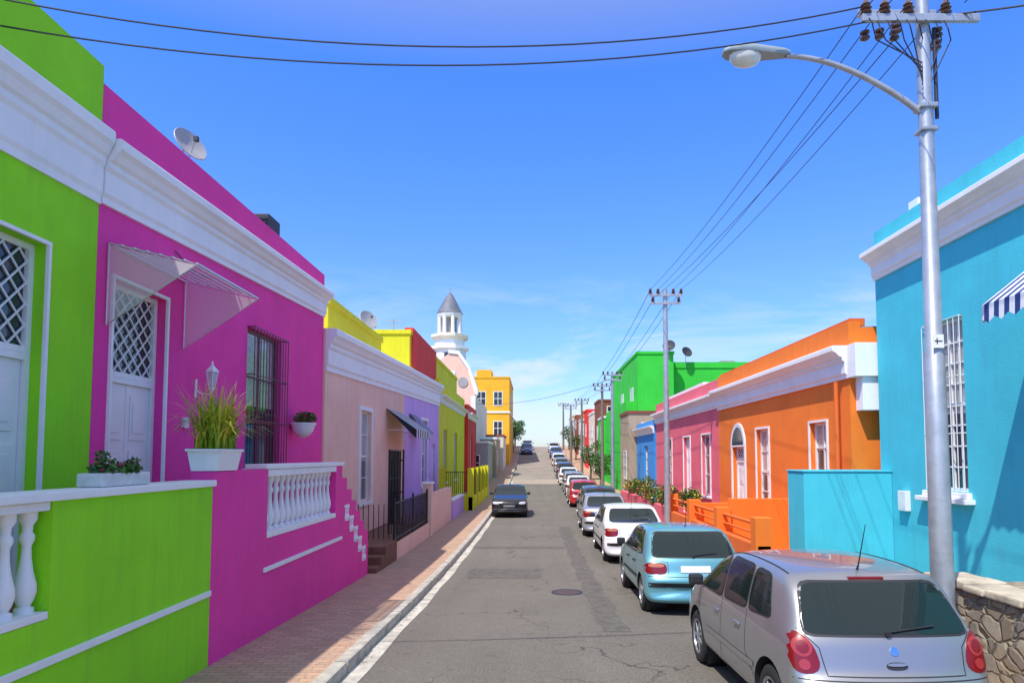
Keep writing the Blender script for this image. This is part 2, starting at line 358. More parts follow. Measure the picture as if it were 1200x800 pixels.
def dish(parent,pos,r,az,m=None):
    prof=[(.02,.0)]+[(r*t/6,.25*r*(t/6)**2) for t in range(1,7)]+[(r*.97,.25*r+.012),(r*.5,.075*r+.012),(.02,.012)]
    d=Vector((math.sin(az),math.cos(az),.45)).normalized()
    o=lathe('satellite_dish',prof,[(0,0,0)],28,m or mat('dish_grey',(.36,.36,.37),.5),None,link=True,local=True)
    o.rotation_euler=d.to_track_quat('Z','Y').to_euler(); o.parent=parent; o.location=Vector(pos)-parent.location
    p=Vector(pos); q=p+d*r*.75
    tubes('dish_mount',[([p-d*0.01,p-d*.12,(p.x-d.x*.12,p.y-d.y*.12,p.z-r*2.2)],.018),([p+Vector((0,0,-r*.9)),q],.008)],M_GALV,parent,seg=6)
    boxes('dish_receiver',[(q.x-.03,q.x+.03,q.y-.03,q.y+.03,q.z-.04,q.z+.03)],M_DARK,parent)
BAL=[(.05,0),(.05,.05),(.03,.07),(.045,.12),(.06,.2),(.058,.28),(.04,.4),(.027,.55),(.025,.66),(.04,.72),(.04,.76),(.027,.8),(.03,.86),(.05,.92),(.05,1)]
def balusters(parent,x,ys_,z0,z1,k=1.0,name='balusters'):
    lathe(name,[(r*k,z*(z1-z0)) for r,z in BAL],[(x,y,z0) for y in ys_],14,M_WHITE,parent,auto=60)
# ================================================================= LEFT : green house
xf=-4.9
e=house('green_house',1,xf,1.5,7.54,6.75,M_GREEN,ops=[(5.55,6.75,1.05,4.42),(2.6,4.0,2.1,4.4)],corn=(5.0,5.9,5.14,5.98),k=.5)
door(e,xf,1,5.55,6.75,1.05,4.42,transom=1.1,lattice=5)
surround(e,xf,1,5.55,6.75,1.05,4.42,w=.04)
window(e,xf,1,2.6,4.0,2.1,4.4,lattice=6)
box('terrace_floor',-4.9,-3.85,1.5,7.7,gz(5)-.2,1.05,M_STEP,e)
w=top('green_garden_wall',(-3.72,5,gz(5)))
box('wall_base',-3.85,-3.6,1.5,7.7,gz(7)-.3,1.1,M_GREEN,w)
box('wall_panel',-3.85,-3.6,5.15,7.7,1.1,1.97,M_GREEN,w)
box('coping',-3.9,-3.56,1.5,7.72,1.97,2.04,M_WHITE,w,bevel=.012)
box('base_rail',-3.83,-3.6+.006,1.5,5.14,1.103,1.16,M_WHITE,w,bevel=.01)
box('top_rail',-3.83,-3.61,1.5,5.14,1.9,1.966,M_WHITE,w,bevel=.01)
balusters(w,-3.72,[1.7+i*.21 for i in range(17)],1.16,1.9,1.25)
box('trim_band',-3.61,-3.575,1.5,7.69,.76,.82,M_WHITE,w,bevel=.006)
# ================================================================= pink house
e=house('pink_house',1,xf,7.545,15.8,6.55,M_PINK,ops=[(7.85,9.0,1.05,4.38),(11.6,13.2,2.1,4.55)],corn=(5.16,5.9,5.55,6.13),k=.72)
door(e,xf,1,7.85,9.0,1.05,4.38,transom=1.12,lattice=5)
surround(e,xf,1,7.85,9.0,1.05,4.38,w=.04)
window(e,xf,1,11.6,13.2,2.1,4.55,ny=2,nz=3,mf=mat('maroon_wood',(.16,.03,.05),.4),sill=True,blind=True)
bars(e,xf,1,11.6,13.2,2.12,4.53,M_IRONR,out=.13,n=12)
dish(e,(-5.2,10.0,6.95),.27,math.radians(115))
box('roof_cooler',-5.7,-5.1,12.9,13.5,6.5,6.98,mat('black_box',(.03,.03,.035),.6),e,bevel=.02)
boxes('cooler_louvres',[(-5.68,-5.12,12.88,12.9,6.58+i*.07,6.61+i*.07) for i in range(5)],M_IRON,e)
box('roof_upstand',-9,-5.6,8.2,10.2,6.4,7.0,M_PINK,e)
tubes('tv_antenna',[([(-5.4,11.3,6.4),(-5.4,11.3,6.85)],.012),([(-5.55,11.3,6.83),(-5.25,11.3,6.83)],.008)],M_GALV,e,seg=6)
tubes('service_wire',[([(xf+.02,9.15,5.1),(xf+.05,9.6,4.92),(xf+.02,10.3,5.0)],.008)],M_WIRE,e,seg=5)
box('doorbell_box',xf-.01,xf+.05,9.5,9.62,2.7,2.85,M_WFR,e,bevel=.008)
M_POLY=mat('tinted_polycarbonate',(.75,.70,.70),.2,alpha=.5); M_ALU=mat('aluminium',(.7,.7,.70),.35,metal=.6)
a0,a1=7.72,9.45; xo=-3.86
sh=[(-4.89,a0,4.74),(-4.89,a1,4.74),(xo,a1,4.5),(xo,a0,4.5)]
aw=top('door_canopy',(-4.4,8.6,4.6))
mesh_obj('canopy_sheet',sh,[(0,1,2,3)],M_POLY,aw)
for yy in (a0,a1):
    mesh_obj('canopy_side',[(-4.88,yy,4.73),(xo,yy,4.49),(-4.88,yy,3.82)],[(0,1,2)],M_POLY,aw)
T=[]
for yy in (a0,a1): T.append(([(-4.88,yy,4.75),(xo,yy,4.51),(-4.88,yy,3.8),(-4.88,yy,4.75)],.012))
T.append(([(xo,a0,4.51),(xo,a1,4.51)],.016)); T.append(([(-4.88,a0,4.75),(-4.88,a1,4.75)],.014))
for i in range(1,7):
    f=i/7; T.append(([(-4.88+(xo+4.88)*f,a0,4.765-.24*f),(-4.88+(xo+4.88)*f,a1,4.765-.24*f)],.009))
tubes('canopy_frame',T,M_ALU,aw,seg=6)
ln=top('wall_lantern',(-4.7,9.85,3.3)); lx=-4.66; ly=9.85
M_LGL=mat('lantern_glass',(.7,.72,.75),.15,alpha=.6)
lathe('lantern_body',[(.045,3.3),(.085,3.52)],[(lx,ly,0)],6,M_LGL,ln,smooth=False)
lathe('lantern_cap',[(.1,3.52),(.1,3.535),(.05,3.59),(.02,3.62),(.015,3.67),(.003,3.69)],[(lx,ly,0)],6,M_WFR,ln,smooth=False)
lathe('lantern_base',[(.01,3.22),(.03,3.26),(.05,3.285),(.05,3.3)],[(lx,ly,0)],6,M_WFR,ln,smooth=False)
tubes('lantern_bracket',[([(xf,ly,3.3),(xf+.06,ly,3.22),(xf+.14,ly,3.2),(lx-.02,ly,3.2),(lx,ly,3.23)],.012),([(xf,ly,3.15),(xf+.01,ly,3.42)],.02)]+[([(lx+.045*math.cos(a),ly+.045*math.sin(a),3.3),(lx+.086*math.cos(a),ly+.086*math.sin(a),3.52)],.006) for a in [i*math.pi/3 for i in range(6)]],M_WFR,ln,seg=6)
w=top('pink_garden_wall',(-3.72,11,gz(11)))
box('wall_base',-3.85,-3.6,7.702,12.9,gz(12)-.4,1.2,M_PINK,w)
box('wall_panel',-3.85,-3.6,7.702,9.3,1.2,2.13,M_PINK,w); box('pier',-3.85,-3.6,12.5,12.9,1.2,2.13,M_PINK,w)
box('coping',-3.88,-3.57,9.2,12.95,2.132,2.2,M_WHITE,w,bevel=.012)
box('top_rail',-3.84,-3.59,9.302,12.498,2.03,2.128,M_WHITE,w,bevel=.01)
box('bottom_rail',-3.84,-3.59,9.302,12.498,1.203,1.28,M_WHITE,w,bevel=.01)
balusters(w,-3.72,[9.45+i*.225 for i in range(14)],1.28,2.03,1.15)
box('trim_band',-3.61,-3.575,9.2,12.9,.76,.82,M_WHITE,w,bevel=.006)
pts=[(12.902,gz(15)-.4),(15.0,gz(15)-.4),(15.0,.72)]; 
n=6
for i in range(n):
    y=15.0-(i+1)*2.098/n; z=.72+i*(2.13-.72)/n; pts+=[(y,z),(y,z+(2.13-.72)/n)]
prism_x('stair_wall',pts,-3.85,-3.6,M_PINK,w)
st=[]
for i in range(5):
    y=14.6-i*.34; z=.42+i*.24; st.append((-3.62,-3.585,y-.16,y+.16,z-.04,z)); 
boxes('stair_trim',st,M_WHITE,w,bevel=.005)
for i in range(5):
    y=14.6-i*.34; z=.42+i*.24; balusters(w,-3.6,[y-.07,y+.07],z-.3,z-.04,.8,name='stair_balusters')
box('terrace_floor',-4.9,-3.85,7.702,12.9,gz(12)-.2,1.12,M_STEP,w)
boxes('stair_steps',[(-4.9,-3.85,12.9+i*.35,13.25+i*.35,gz(14)-.2,1.0-i*.22) for i in range(6)],M_STEP,w)
def leafcloud(name,c,rad,n,size,mats,parent=None,weights=None):
    V=[];F=[];MI=[]
    for i in range(n):
        while True:
            p=Vector((random.uniform(-1,1),random.uniform(-1,1),random.uniform(-1,1)))
            if p.length<=1 and (p.length>.35 or random.random()<.3): break
        p=Vector((c[0]+p.x*rad[0],c[1]+p.y*rad[1],c[2]+p.z*rad[2])); s_=size*random.uniform(.6,1.4)
        q=Vector((random.gauss(0,1),random.gauss(0,1),random.gauss(.4,1))).normalized(); u=q.orthogonal().normalized(); v=q.cross(u)
        a=random.uniform(0,6.28); u,v=u*math.cos(a)+v*math.sin(a),v*math.cos(a)-u*math.sin(a)
        k=len(V); V+=[p-u*s_,p+v*s_*.5+q*s_*.12,p+u*s_,p-v*s_*.5+q*s_*.12]; F.append((k,k+1,k+2,k+3)); MI.append(random.choices(range(len(mats)),weights)[0])
    return mesh_obj(name,V,F,mats,parent,midx=MI)
p=top('grass_planter',(-3.72,7.95,2.14))
tr=[(-3.86,2.14),(-3.58,2.14),(-3.53,2.36),(-3.91,2.36)]
prism_y('trough',tr,tr,7.72,8.28,M_WHITE,p)
box('trough_rim',-3.925,-3.515,7.69,8.31,2.36,2.39,M_WHITE,p,bevel=.01)
box('soil',-3.9,-3.54,7.74,8.26,2.39,2.395,M_SOIL,p)
V=[];F=[];MI=[]
for i in range(460):
    b=Vector((-3.72+random.uniform(-.13,.13),8.0+random.uniform(-.24,.24),2.38)); a=random.uniform(0,6.28); L=random.uniform(.45,.92); lean=random.uniform(.05,1.05)
    d=Vector((math.cos(a),math.sin(a),0)); sd=Vector((-d.y,d.x,0)); k=len(V)
    for j in range(6):
        t=j/5; th=lean*t*1.3; q=b+d*(L*t*math.sin(th)*.9)+Vector((0,0,L*t*math.cos(th)*.95)); wv=.013*(1-t*.9)
        V+=[q-sd*wv,q+sd*wv]
    ym=1 if random.random()<.55 else 0
    for j in range(5): F.append((k+2*j,k+2*j+1,k+2*j+3,k+2*j+2)); MI.append(ym)
mesh_obj('grass_blades',V,F,[M_BLADE,M_BLADE2],p,midx=MI)
leafcloud('red_flowers',(-3.64,8.15,2.85),(.18,.35,.14),30,.024,[M_FLR],p)
p=top('flower_planter',(-3.74,6.15,2.04))
box('trough',-3.86,-3.63,5.78,6.5,2.042,2.16,mat('planter_grey_white',(.66,.68,.66),.7,var=.2,vscale=8),p,bevel=.02)
leafcloud('geranium_leaves',(-3.74,6.15,2.19),(.13,.36,.06),320,.03,[M_LEAF,M_LEAF2,M_FLP],p,[5,4,.5])
leafcloud('geranium_sprig',(-3.74,5.95,2.27),(.08,.1,.09),90,.025,[M_LEAF,M_LEAF2,M_FLR],p,[5,3,1])
leafcloud('geranium_sprig',(-3.74,6.38,2.24),(.07,.1,.06),60,.025,[M_LEAF,M_LEAF2,M_FLP],p,[5,3,1])
p=top('wall_flower_pot',(-4.75,13.9,2.75))
lathe('bowl',[(.03,2.68),(.12,2.72),(.2,2.82),(.24,2.95),(.26,2.95),(.26,2.98),(.2,2.98)],[(-4.66,13.8,0)],20,M_WHITE,p)
leafcloud('geranium_leaves',(-4.62,13.8,3.08),(.22,.32,.13),460,.035,[M_LEAF,M_LEAF2,M_FLR],p,[4,5,1.6])
# ================================================================= salmon house
e=house('salmon_house',1,-4.85,15.81,25.6,5.3,M_SALMON,ops=[(19.1,20.4,1.0,3.62),(22.9,24.7,-.25,2.5)],corn=(4.3,5.3,4.62,5.66),k=.8)
prism_x('white_parapet',[(15.82,5.0),(25.59,5.0),(25.59,5.66),(15.82,5.3)],-5.2,-4.845,M_WHITE,e)
window(e,-4.85,1,19.1,20.4,1.0,3.62,ny=2,nz=4,blind=True); surround(e,-4.85,1,19.1,20.4,1.0,3.62,w=.12)
door(e,-4.85,1,22.9,24.7,-.25,2.5,m=mat('brown_door',(.2,.09,.06),.4)); 
bars(e,-4.85,1,22.9,24.7,-.25,2.5,M_IRON,out=.05,n=12,r=.014,name='security_gate')
def awn(name,s,x,y0,y1,zt,zb,out,m,val=.18):
    a=top(name,(x,(y0+y1)/2,zb))
    V=[(x,y0,zt),(x+s*out,y0,zb),(x,y1,zt),(x+s*out,y1,zb)]; F=[(0,1,3,2)]
    n=int((y1-y0)/.12); k=len(V)
    for i in range(n+1):
        y=y0+(y1-y0)*i/n; V+=[(x+s*out,y,zb),(x+s*out+s*.01,y,zb-val*(1 if i%2 else .75))]
    for i in range(n): F.append((k+2*i,k+2*i+1,k+2*i+3,k+2*i+2))
    k=len(V); V+=[(x,y0,zt),(x+s*out,y0,zb),(x+s*out,y0,zb-val),(x,y0,zb-val)]+[(x,y1,zt),(x+s*out,y1,zb),(x+s*out,y1,zb-val),(x,y1,zb-val)]
    mesh_obj('canvas',V,F,m,a)
    mesh_obj('canvas_sides',[V[i] for i in range(k,k+8)],[(0,1,2),(4,5,6)],m,a)
    tubes('awning_frame',[([(x,y0+.01,zb-.02),(x+s*out-.01*s,y0+.01,zb-.02),(x+s*out-.01*s,y1-.01,zb-.02),(x,y1-.01,zb-.02)],.012)],M_ALU,a,seg=6)
awn('striped_awning',1,-4.84,22.4,25.4,3.9,3.2,1.0,M_AWN2,val=.3)
w=top('salmon_forecourt',(-3.5,19,gz(19)))
boxes('entrance_steps',[(-4.85,-3.42,15.05,15.5,gz(15)-.3,-.12),(-4.85,-3.42,15.5,15.95,gz(15)-.3,.05),(-4.85,-3.42,15.95,17.3,gz(15)-.3,.22)],M_STEP,w,bevel=.01)
box('low_plinth',-4.85,-3.45,17.3,22.6,gz(19)-.4,.12,M_STEP,w)
box('plinth_face',-3.46,-3.42,17.3,22.6,gz(19)-.4,.14,M_SALMON,w)
T=[([(-3.5,17.3+i*.15,.14),(-3.5,17.3+i*.15,1.15)],.011) for i in range(36)]+[([(-3.5,17.25,zz),(-3.5,22.6,zz)],.017) for zz in (.24,1.12)]+[([(-3.5,y,.1),(-3.5,y,1.25)],.03) for y in (17.3,20,22.6)]
T+=[([(-3.5-.13*i,17.3,.24),(-3.5-.13*i,17.3,1.1)],.011) for i in range(1,10)]
T+=[([(-3.5,17.5+i*.6,.3),(-3.5,17.65+i*.6,.7),(-3.5,17.8+i*.6,.3)],.012) for i in range(8)]
tubes('iron_railing',T,M_IRON,w,seg=6)
gx0,gx1,gy=-4.12,-3.72,19.6
tubes('iron_gate',[([(gx0,gy,.1),(gx0,gy,2.5),(gx1,gy,2.5),(gx1,gy,.1)],.03)]+[([(gx0+.08*i,gy,.1),(gx0+.08*i,gy,2.48)],.014) for i in range(1,5)]+[([(gx0,gy,z),(gx1,gy,z)],.018) for z in (.4,1.3,2.2)],M_IRON,w,seg=6)
w=top('salmon_garden_wall',(-3.45,25.5,gz(25)))
box('wall',-3.6,-3.4,22.7,28.5,gz(25)-.4,1.05,M_SALMON,w); box('pier',-3.64,-3.36,22.65,23.0,gz(25)-.4,1.4,M_SALMON,w); box('pier_cap',-3.68,-3.32,22.6,23.05,1.4,1.47,M_WHITE,w,bevel=.01)
e=house('lilac_house',1,-4.85,25.61,35,5.6,M_LILAC,ops=[(29.6,31.2,1.0,3.9),(32.6,33.8,-.25,2.9)],corn=(4.62,5.66,4.9,5.95),k=.8)
prism_x('white_parapet',[(25.62,5.0),(34.99,5.0),(34.99,5.95),(25.62,5.66)],-5.2,-4.845,M_WHITE,e)
window(e,-4.85,1,29.6,31.2,1.0,3.9,ny=2,nz=4,blind=True); surround(e,-4.85,1,29.6,31.2,1.0,3.9); door(e,-4.85,1,32.6,33.8,-.25,2.9)
awn('window_awning',1,-4.84,26.6,28.2,4.0,3.3,.7,mat('grey_canvas',(.2,.22,.3),.8),val=.1)
w=top('lilac_garden_wall',(-3.4,31,gz(31)))
box('wall',-3.55,-3.35,28.6,33,gz(31)-.4,.45,M_LILAC,w); box('cap',-3.58,-3.32,28.6,33,.45,.52,M_WHITE,w,bevel=.01)
e=house('yellow_house',1,-4.85,35.01,48,6.3,M_YELLOW,ops=[(37,38.5,.9,3.8),(42,43.4,.9,3.8)],corn=(5.1,5.5,5.1,5.5))
for a in (37,42): window(e,-4.85,1,a,a+1.45,.9,3.8)
w=top('yellow_fence',(-3,37,gz(37)))
box('fence_base',-3.15,-2.95,33.3,44,gz(37)-.4,.35,M_YELLOW,w)
boxes('fence_posts',[(-3.2,-2.9,y,y+.32,gz(37)-.4,1.75) for y in (33.3,36,38.7,41.4,44)]+[(-4.6,-4.3,33.3,33.62,gz(37)-.4,1.75)],M_YELLOW,w)
box('cross_wall',-4.3,-3.2,33.35,33.55,gz(37)-.4,.5,M_YELLOW,w)
T=[([(-3.05,33.6+i*.14,.35),(-3.05,33.6+i*.14,1.6)],.016) for i in range(76)]+[([(-3.05,33.5,z),(-3.05,44,z)],.02) for z in (.5,1.55)]
T+=[([(-3.25-i*.1,33.45,.5),(-3.25-i*.1,33.45,1.6)],.016) for i in range(11)]+[([(-4.3,33.45,1.55),(-3.2,33.45,1.55)],.02)]
tubes('fence_bars',T,M_IRON,w,seg=4)
e=house('red_house',1,-4.6,48.01,55,6.0,M_RED,ops=[(50,51.5,1,3.8)],corn=(5.0,5.4,5.0,5.4)); window(e,-4.6,1,50,51.5,1,3.8)
def block(name,x0,x1,y0,y1,zt,m,win=(),par=True,z0=None,fm=None):
    g=gz(y0)-.5 if z0 is None else z0
    e=top(name,((x0+x1)/2,(y0+y1)/2,gz(y0)))
    box('walls',x0,x1,y0,y1,g,zt,m,e)
    if par: boxes('parapet',[(x0-.06,x1+.06,y0-.06,y0+.2,zt,zt+.18),(x0-.06,x1+.06,y1-.2,y1+.06,zt,zt+.18),(x0-.06,x0+.2,y0+.2,y1-.2,zt,zt+.18),(x1-.2,x1+.06,y0+.2,y1-.2,zt,zt+.18)],fm or m,e)
    fr=[];gl=[]
    for (face,a,b,c,d) in win:
        if face=='f':
            fr+=[(a-.08,a,y0-.04,y0+.01,c-.08,d+.08),(b,b+.08,y0-.04,y0+.01,c-.08,d+.08),(a,b,y0-.038,y0+.01,d,d+.08),(a,b,y0-.05,y0+.01,c-.08,c),((a+b)/2-.03,(a+b)/2+.03,y0-.03,y0,c,d),(a,b,y0-.027,y0,(c+d)/2-.03,(c+d)/2+.03)]; gl.append((a,b,y0-.015,y0+.01,c,d))
        else:
            s=1 if face=='r' else -1; X=x1 if face=='r' else x0
            fr+=[(X,X+s*.04,a-.08,a,c-.08,d+.08),(X,X+s*.04,b,b+.08,c-.08,d+.08),(X,X+s*.038,a,b,d,d+.08),(X,X+s*.05,a,b,c-.08,c),(X,X+s*.03,(a+b)/2-.03,(a+b)/2+.03,c,d),(X,X+s*.027,a,b,(c+d)/2-.03,(c+d)/2+.03)]; gl.append((X,X+s*.015,a,b,c,d))
    if fr: boxes('window_frames',fr,M_WFR,e); boxes('window_panes',gl,M_GLASS,e)
    return e
e=block('lime_rear_house',-10,-5.35,17.6,23.8,6.3,M_YELLOW); dish(e,(-5.7,23.2,6.95),.36,math.radians(130)); box('chimney',-6.4,-5.9,18.6,19.2,6.3,6.9,M_YELLOW,e)
e=block('yellow_rear_house',-12,-5.3,29,47,7.55,M_YELLOW,win=[('f',-7.6,-6.9,6.2,7.0)])
box('red_gable',-5.6,-5.22,29.4,36.5,6.2,7.9,M_RED,e); box('upper_storey',-9,-6.2,36,44,7.5,8.4,M_YELLOW,e)
tubes('tv_antenna',[([(-6.2,30,7.5),(-6.2,30,8.4)],.025),([(-6.6,30,8.3),(-5.8,30,8.3)],.02),([(-6.5,30,8.1),(-5.9,30,8.1)],.02)],M_GALV,e,seg=6)
e=top('mosque_minaret',(-7.4,60,gz(60)))
MS=mat('slate_roof',(.16,.17,.2),.6,var=.3,vscale=2); mx,my=-7.4,60
lathe('tower_shaft',[(1.5,0),(1.5,11.6),(1.75,11.7),(1.75,11.95),(1.2,12.0)],[(mx,my,0)],8,M_WHITE,e,smooth=False,rot=math.pi/8)
lathe('balcony',[(1.55,12.6),(1.7,12.75),(1.7,13.0),(1.5,13.05)],[(mx,my,0)],8,M_CREAM,e,smooth=False,rot=math.pi/8)
lathe('drum',[(1.35,11.9),(1.35,12.6)],[(mx,my,0)],8,M_WHITE,e,smooth=False,rot=math.pi/8)
lathe('lantern_core',[(.6,13.0),(.6,14.8)],[(mx,my,0)],8,M_GREY,e,smooth=False)
tubes('lantern_columns',[([(mx+.95*math.cos(a),my+.95*math.sin(a),13.0),(mx+.95*math.cos(a),my+.95*math.sin(a),14.8)],.17) for a in [i*math.pi/4+math.pi/8 for i in range(8)]],M_WHITE,e,seg=8)
lathe('lantern_ring',[(1.05,14.55),(1.15,14.7),(1.15,14.95),(1.0,15.0)],[(mx,my,0)],8,M_WHITE,e,smooth=False,rot=math.pi/8)
lathe('spire',[(1.22,14.95),(.75,15.8),(.35,16.5),(.03,16.9)],[(mx,my,0)],8,MS,e,smooth=False,rot=math.pi/8)
tubes('finial',[([(mx,my,16.8),(mx,my,17.3)],.04)],M_GALV,e,seg=6)
boxes('shaft_windows',[(mx-.3,mx+.3,my-1.45,my-1.38,10.3,11.3),(mx-.3,mx+.3,my-1.45,my-1.38,7.5,8.6)],M_GLASS,e)
e=top('mosque_hall',(-7,64,gz(64)))
hp=[(-9.5,0),(-4.9,0),(-4.9,7.6),(-5.5,9.6),(-6.4,10.9),(-7.2,11.0),(-9.5,9.4)]
prism_y('hall_gable',hp,hp,57.5,58.2,M_SALMON,e)
gp=[(-4.7,7.5),(-4.7,8.0),(-5.35,9.9),(-6.3,11.25),(-7.2,11.35),(-7.2,11.05),(-6.4,10.95),(-5.55,9.7),(-4.95,7.6)]
prism_y('gable_coping',gp,gp,57.4,58.3,M_WHITE,e)
boxes('gable_pilasters',[(-5.25,-4.88,57.42,57.6,0,7.4),(-7.0,-6.6,57.42,57.6,0,9.5)],M_WHITE,e)
lathe('round_window',[(.42,0),(.42,.06)],[(-5.95,57.43,8.6)],24,M_GREY,e,axis='y')
box('hall_body',-9.5,-4.9,58.2,72,0,7.4,M_CREAM,e)
e=block('ochre_house',-7.2,-2.75,78,92,11.3,M_OCHRE,win=[('f',-6.5,-5.5,8.2,9.7),('f',-4.5,-3.6,8.2,9.7),('f',-6.5,-5.5,4.8,6.3),('f',-4.5,-3.6,4.8,6.3),('r',80,81.2,8.2,9.7),('r',84,85.2,8.2,9.7)])
box('string_course',-7.3,-2.65,77.9,92.1,7.3,7.5,M_WHITE,e); box('stair_turret',-6.6,-4.9,79,83,11.3,12.4,M_OCHRE,e)
block('grey_house',-8,-3.7,55.5,62,3.4,M_GREY,win=[('f',-5.2,-4.4,1.2,2.4)],fm=M_WHITE)
block('brown_house',-8,-3.4,62.5,70,3.9,M_BEIGE,win=[('r',64,65,1.6,2.8)],fm=M_WHITE)
block('pale_garage',-8,-3.1,70.5,77.5,4.4,M_CREAM,fm=M_BROWN)
block('cream_house',-9,-3.3,93,102,7.8,M_CREAM,win=[('r',95,96,5.5,6.8)]); block('brick_red_house',-9,-3.6,103,112,8.2,M_BROWN)
# ================================================================= RIGHT
xc=6.6
e=house('cyan_house',-1,xc,3.0,13.0,6.62,M_CYAN,ops=[(10.4,11.45,1.75,4.5),(6.0,7.6,1.2,3.9)],corn=(5.68,6.2,5.68,6.2),k=.9)
window(e,xc,-1,10.4,11.45,1.75,4.5,ny=4,nz=8,fw=.06,sill=True,blind=True); bars(e,xc,-1,10.42,11.43,1.77,4.48,M_WFR,out=.04,n=7,r=.007)
box('deep_sill',xc-.16,xc+.01,10.25,11.6,1.58,1.655,M_WHITE,e,bevel=.01)
door(e,xc,-1,6.0,7.6,.9,3.9)
box('roof_vent',6.9,7.2,12.0,12.3,6.5,6.95,M_WHITE,e)
box('meter_box',6.5,6.598,12.0,12.25,1.35,1.7,M_WFR,e,bevel=.01)
awn('striped_awning',-1,xc,5.6,8.5,4.95,4.2,.95,M_AWN,val=.24)
w=top('cyan_porch_block',(5.8,13,gz(12)))
box('porch_wall',4.97,6.597,12.6,13.4,gz(12)-.3,2.02,M_CYAN,w,bevel=.015); box('porch_cap',4.95,6.595,12.58,13.41,2.02,2.05,M_CYAN,w,bevel=.01)
w=top('stone_retaining_wall',(4.7,7,gz(7)))
TE=8.0
box('stone_face',4.55,4.95,1.5,TE,gz(8)-.3,.9,M_STONE,w,bevel=.03)
box('terrace_paving',4.95,6.6,1.5,TE,gz(8)-.3,.86,M_FLAG,w)
y=1.5
stn=[]
while y<TE-.3:
    L=random.uniform(.3,.6); stn.append((4.5+random.uniform(-.02,.02),4.98,y,y+L-.02,.9,.96+random.uniform(0,.03))); y+=L
boxes('coping_stones',stn,mat('sandstone',(.58,.49,.36),.9,var=.4,vscale=4,bump=.7,bscale=20),w,bevel=.02)
e=house('orange_house',-1,6.25,13.42,23,4.98,M_ORANGE,ops=[(14.5,15.4,1.95,3.05),(18.1,19.1,.75,3.05),(20.2,21.4,.1,2.6)],corn=(3.85,4.5,3.85,4.5),k=1.0)
window(e,6.25,-1,14.5,15.4,1.95,3.05,ny=2,nz=2,blind=True); window(e,6.25,-1,18.1,19.1,.75,3.05,ny=2,nz=4,blind=True); door(e,6.25,-1,20.2,21.4,.1,2.6,transom=.4)
surround(e,6.25,-1,18.1,19.1,.75,3.05,w=.06); surround(e,6.25,-1,14.5,15.4,1.95,3.05,w=.05)
boxes('door_surround',[(6.215,6.26,20.08,20.198,.1,2.6),(6.215,6.26,21.402,21.52,.1,2.6)],M_WHITE,e)
ap=[(20.8+.72*math.cos(i*math.pi/16),2.603+.72*math.sin(i*math.pi/16)) for i in range(17)]
prism_x('door_arch',ap,6.212,6.26,M_WHITE,e)
ap=[(20.8+.56*math.cos(i*math.pi/16),2.66+.54*math.sin(i*math.pi/16)) for i in range(17)]
prism_x('fanlight',ap,6.206,6.211,M_GLASS,e)
boxes('cornice_return',[(6.2,6.95,13.05,13.415,3.85,4.5),(6.36,6.95,13.12,13.415,3.2,3.848)],M_WHITE,e,bevel=.008)
box('orange_parapet',6.3,6.6,13.45,22.9,4.9,5.05,M_ORANGE2,e)
tubes('downpipe',[([(6.12,13.75,3.8),(6.12,13.75,.3)],.045)],M_ORANGE2,e)
w=top('orange_garden_wall',(4.5,18,gz(18)))
box('wall',4.4,4.65,13.5,22.5,gz(18)-.3,.55,M_ORANGE2,w); 
boxes('piers',[(4.36,4.69,y,y+.34,gz(18)-.3,1.1) for y in (13.5,16.3,19.2,22.2)],M_ORANGE,w,bevel=.01)
tubes('handrail',[([(4.52,13.6,.95),(4.52,22.4,.95)],.04),([(4.52,13.6,.75),(4.52,22.4,.75)],.025)],M_ORANGE2,w)
box('forecourt',4.65,6.25,13.45,22.5,gz(18)-.2,.1,M_ORANGE2,w)
boxes('cross_piers',[(4.7,6.2,19.4,19.6,.1,1.0),(4.7,6.2,16.4,16.6,.1,1.3)],M_ORANGE,w,bevel=.01)
e=house('rose_house',-1,6.3,23.01,35,4.95,M_ROSE,ops=[(24.3,25.5,.9,3.1),(27.4,28.6,.0,3.1),(31,32.2,.9,3.1)],corn=(3.95,4.45,3.95,4.45),k=.9)
window(e,6.3,-1,24.3,25.5,.9,3.1); door(e,6.3,-1,27.4,28.6,.0,3.1); window(e,6.3,-1,31,32.2,.9,3.1)
for a in ((24.3,25.5,.9,3.1),(27.4,28.6,.0,3.1),(31,32.2,.9,3.1)): surround(e,6.3,-1,*a,w=.06)
box('white_gable',6.5,6.9,26,34,4.8,5.15,M_WHITE,e)
e=house('blue_house',-1,6.2,35.01,41,4.2,M_BLUE,ops=[(37,38.2,.9,2.9)],corn=(3.5,3.9,3.5,3.9),k=.8); window(e,6.2,-1,37,38.2,.9,2.9)
w=top('rose_garden_wall',(4.6,28,gz(28))); box('wall',4.45,4.65,23.0,35,gz(28)-.3,.6,M_ROSE,w)
for i,(yy,cx) in enumerate(((20.9,4.85),(22.9,4.7),(25.4,4.75),(27.4,4.6),(29.6,4.7),(32,4.6))):
    b=top('flowering_shrub',(cx,yy,gz(yy))); h=[1.35,1.5,1.2,1.3,1.4,1.2][i]
    tubes('stems',[([(cx,yy,gz(yy)),(cx+random.uniform(-.2,.2),yy+random.uniform(-.3,.3),gz(yy)+h)],.02) for _ in range(5)],M_TRUNK,b,seg=5)
    for q in range(4):
        leafcloud('leaves',(cx+random.uniform(-.25,.25),yy+random.uniform(-.5,.5),gz(yy)+h+random.uniform(-.2,.25)),(.3,.4,.3),230,.05,[M_LEAF,M_LEAF2,M_FLR,M_BLADE2],b,[5,4,(3 if i%2==1 else .4),1.4])
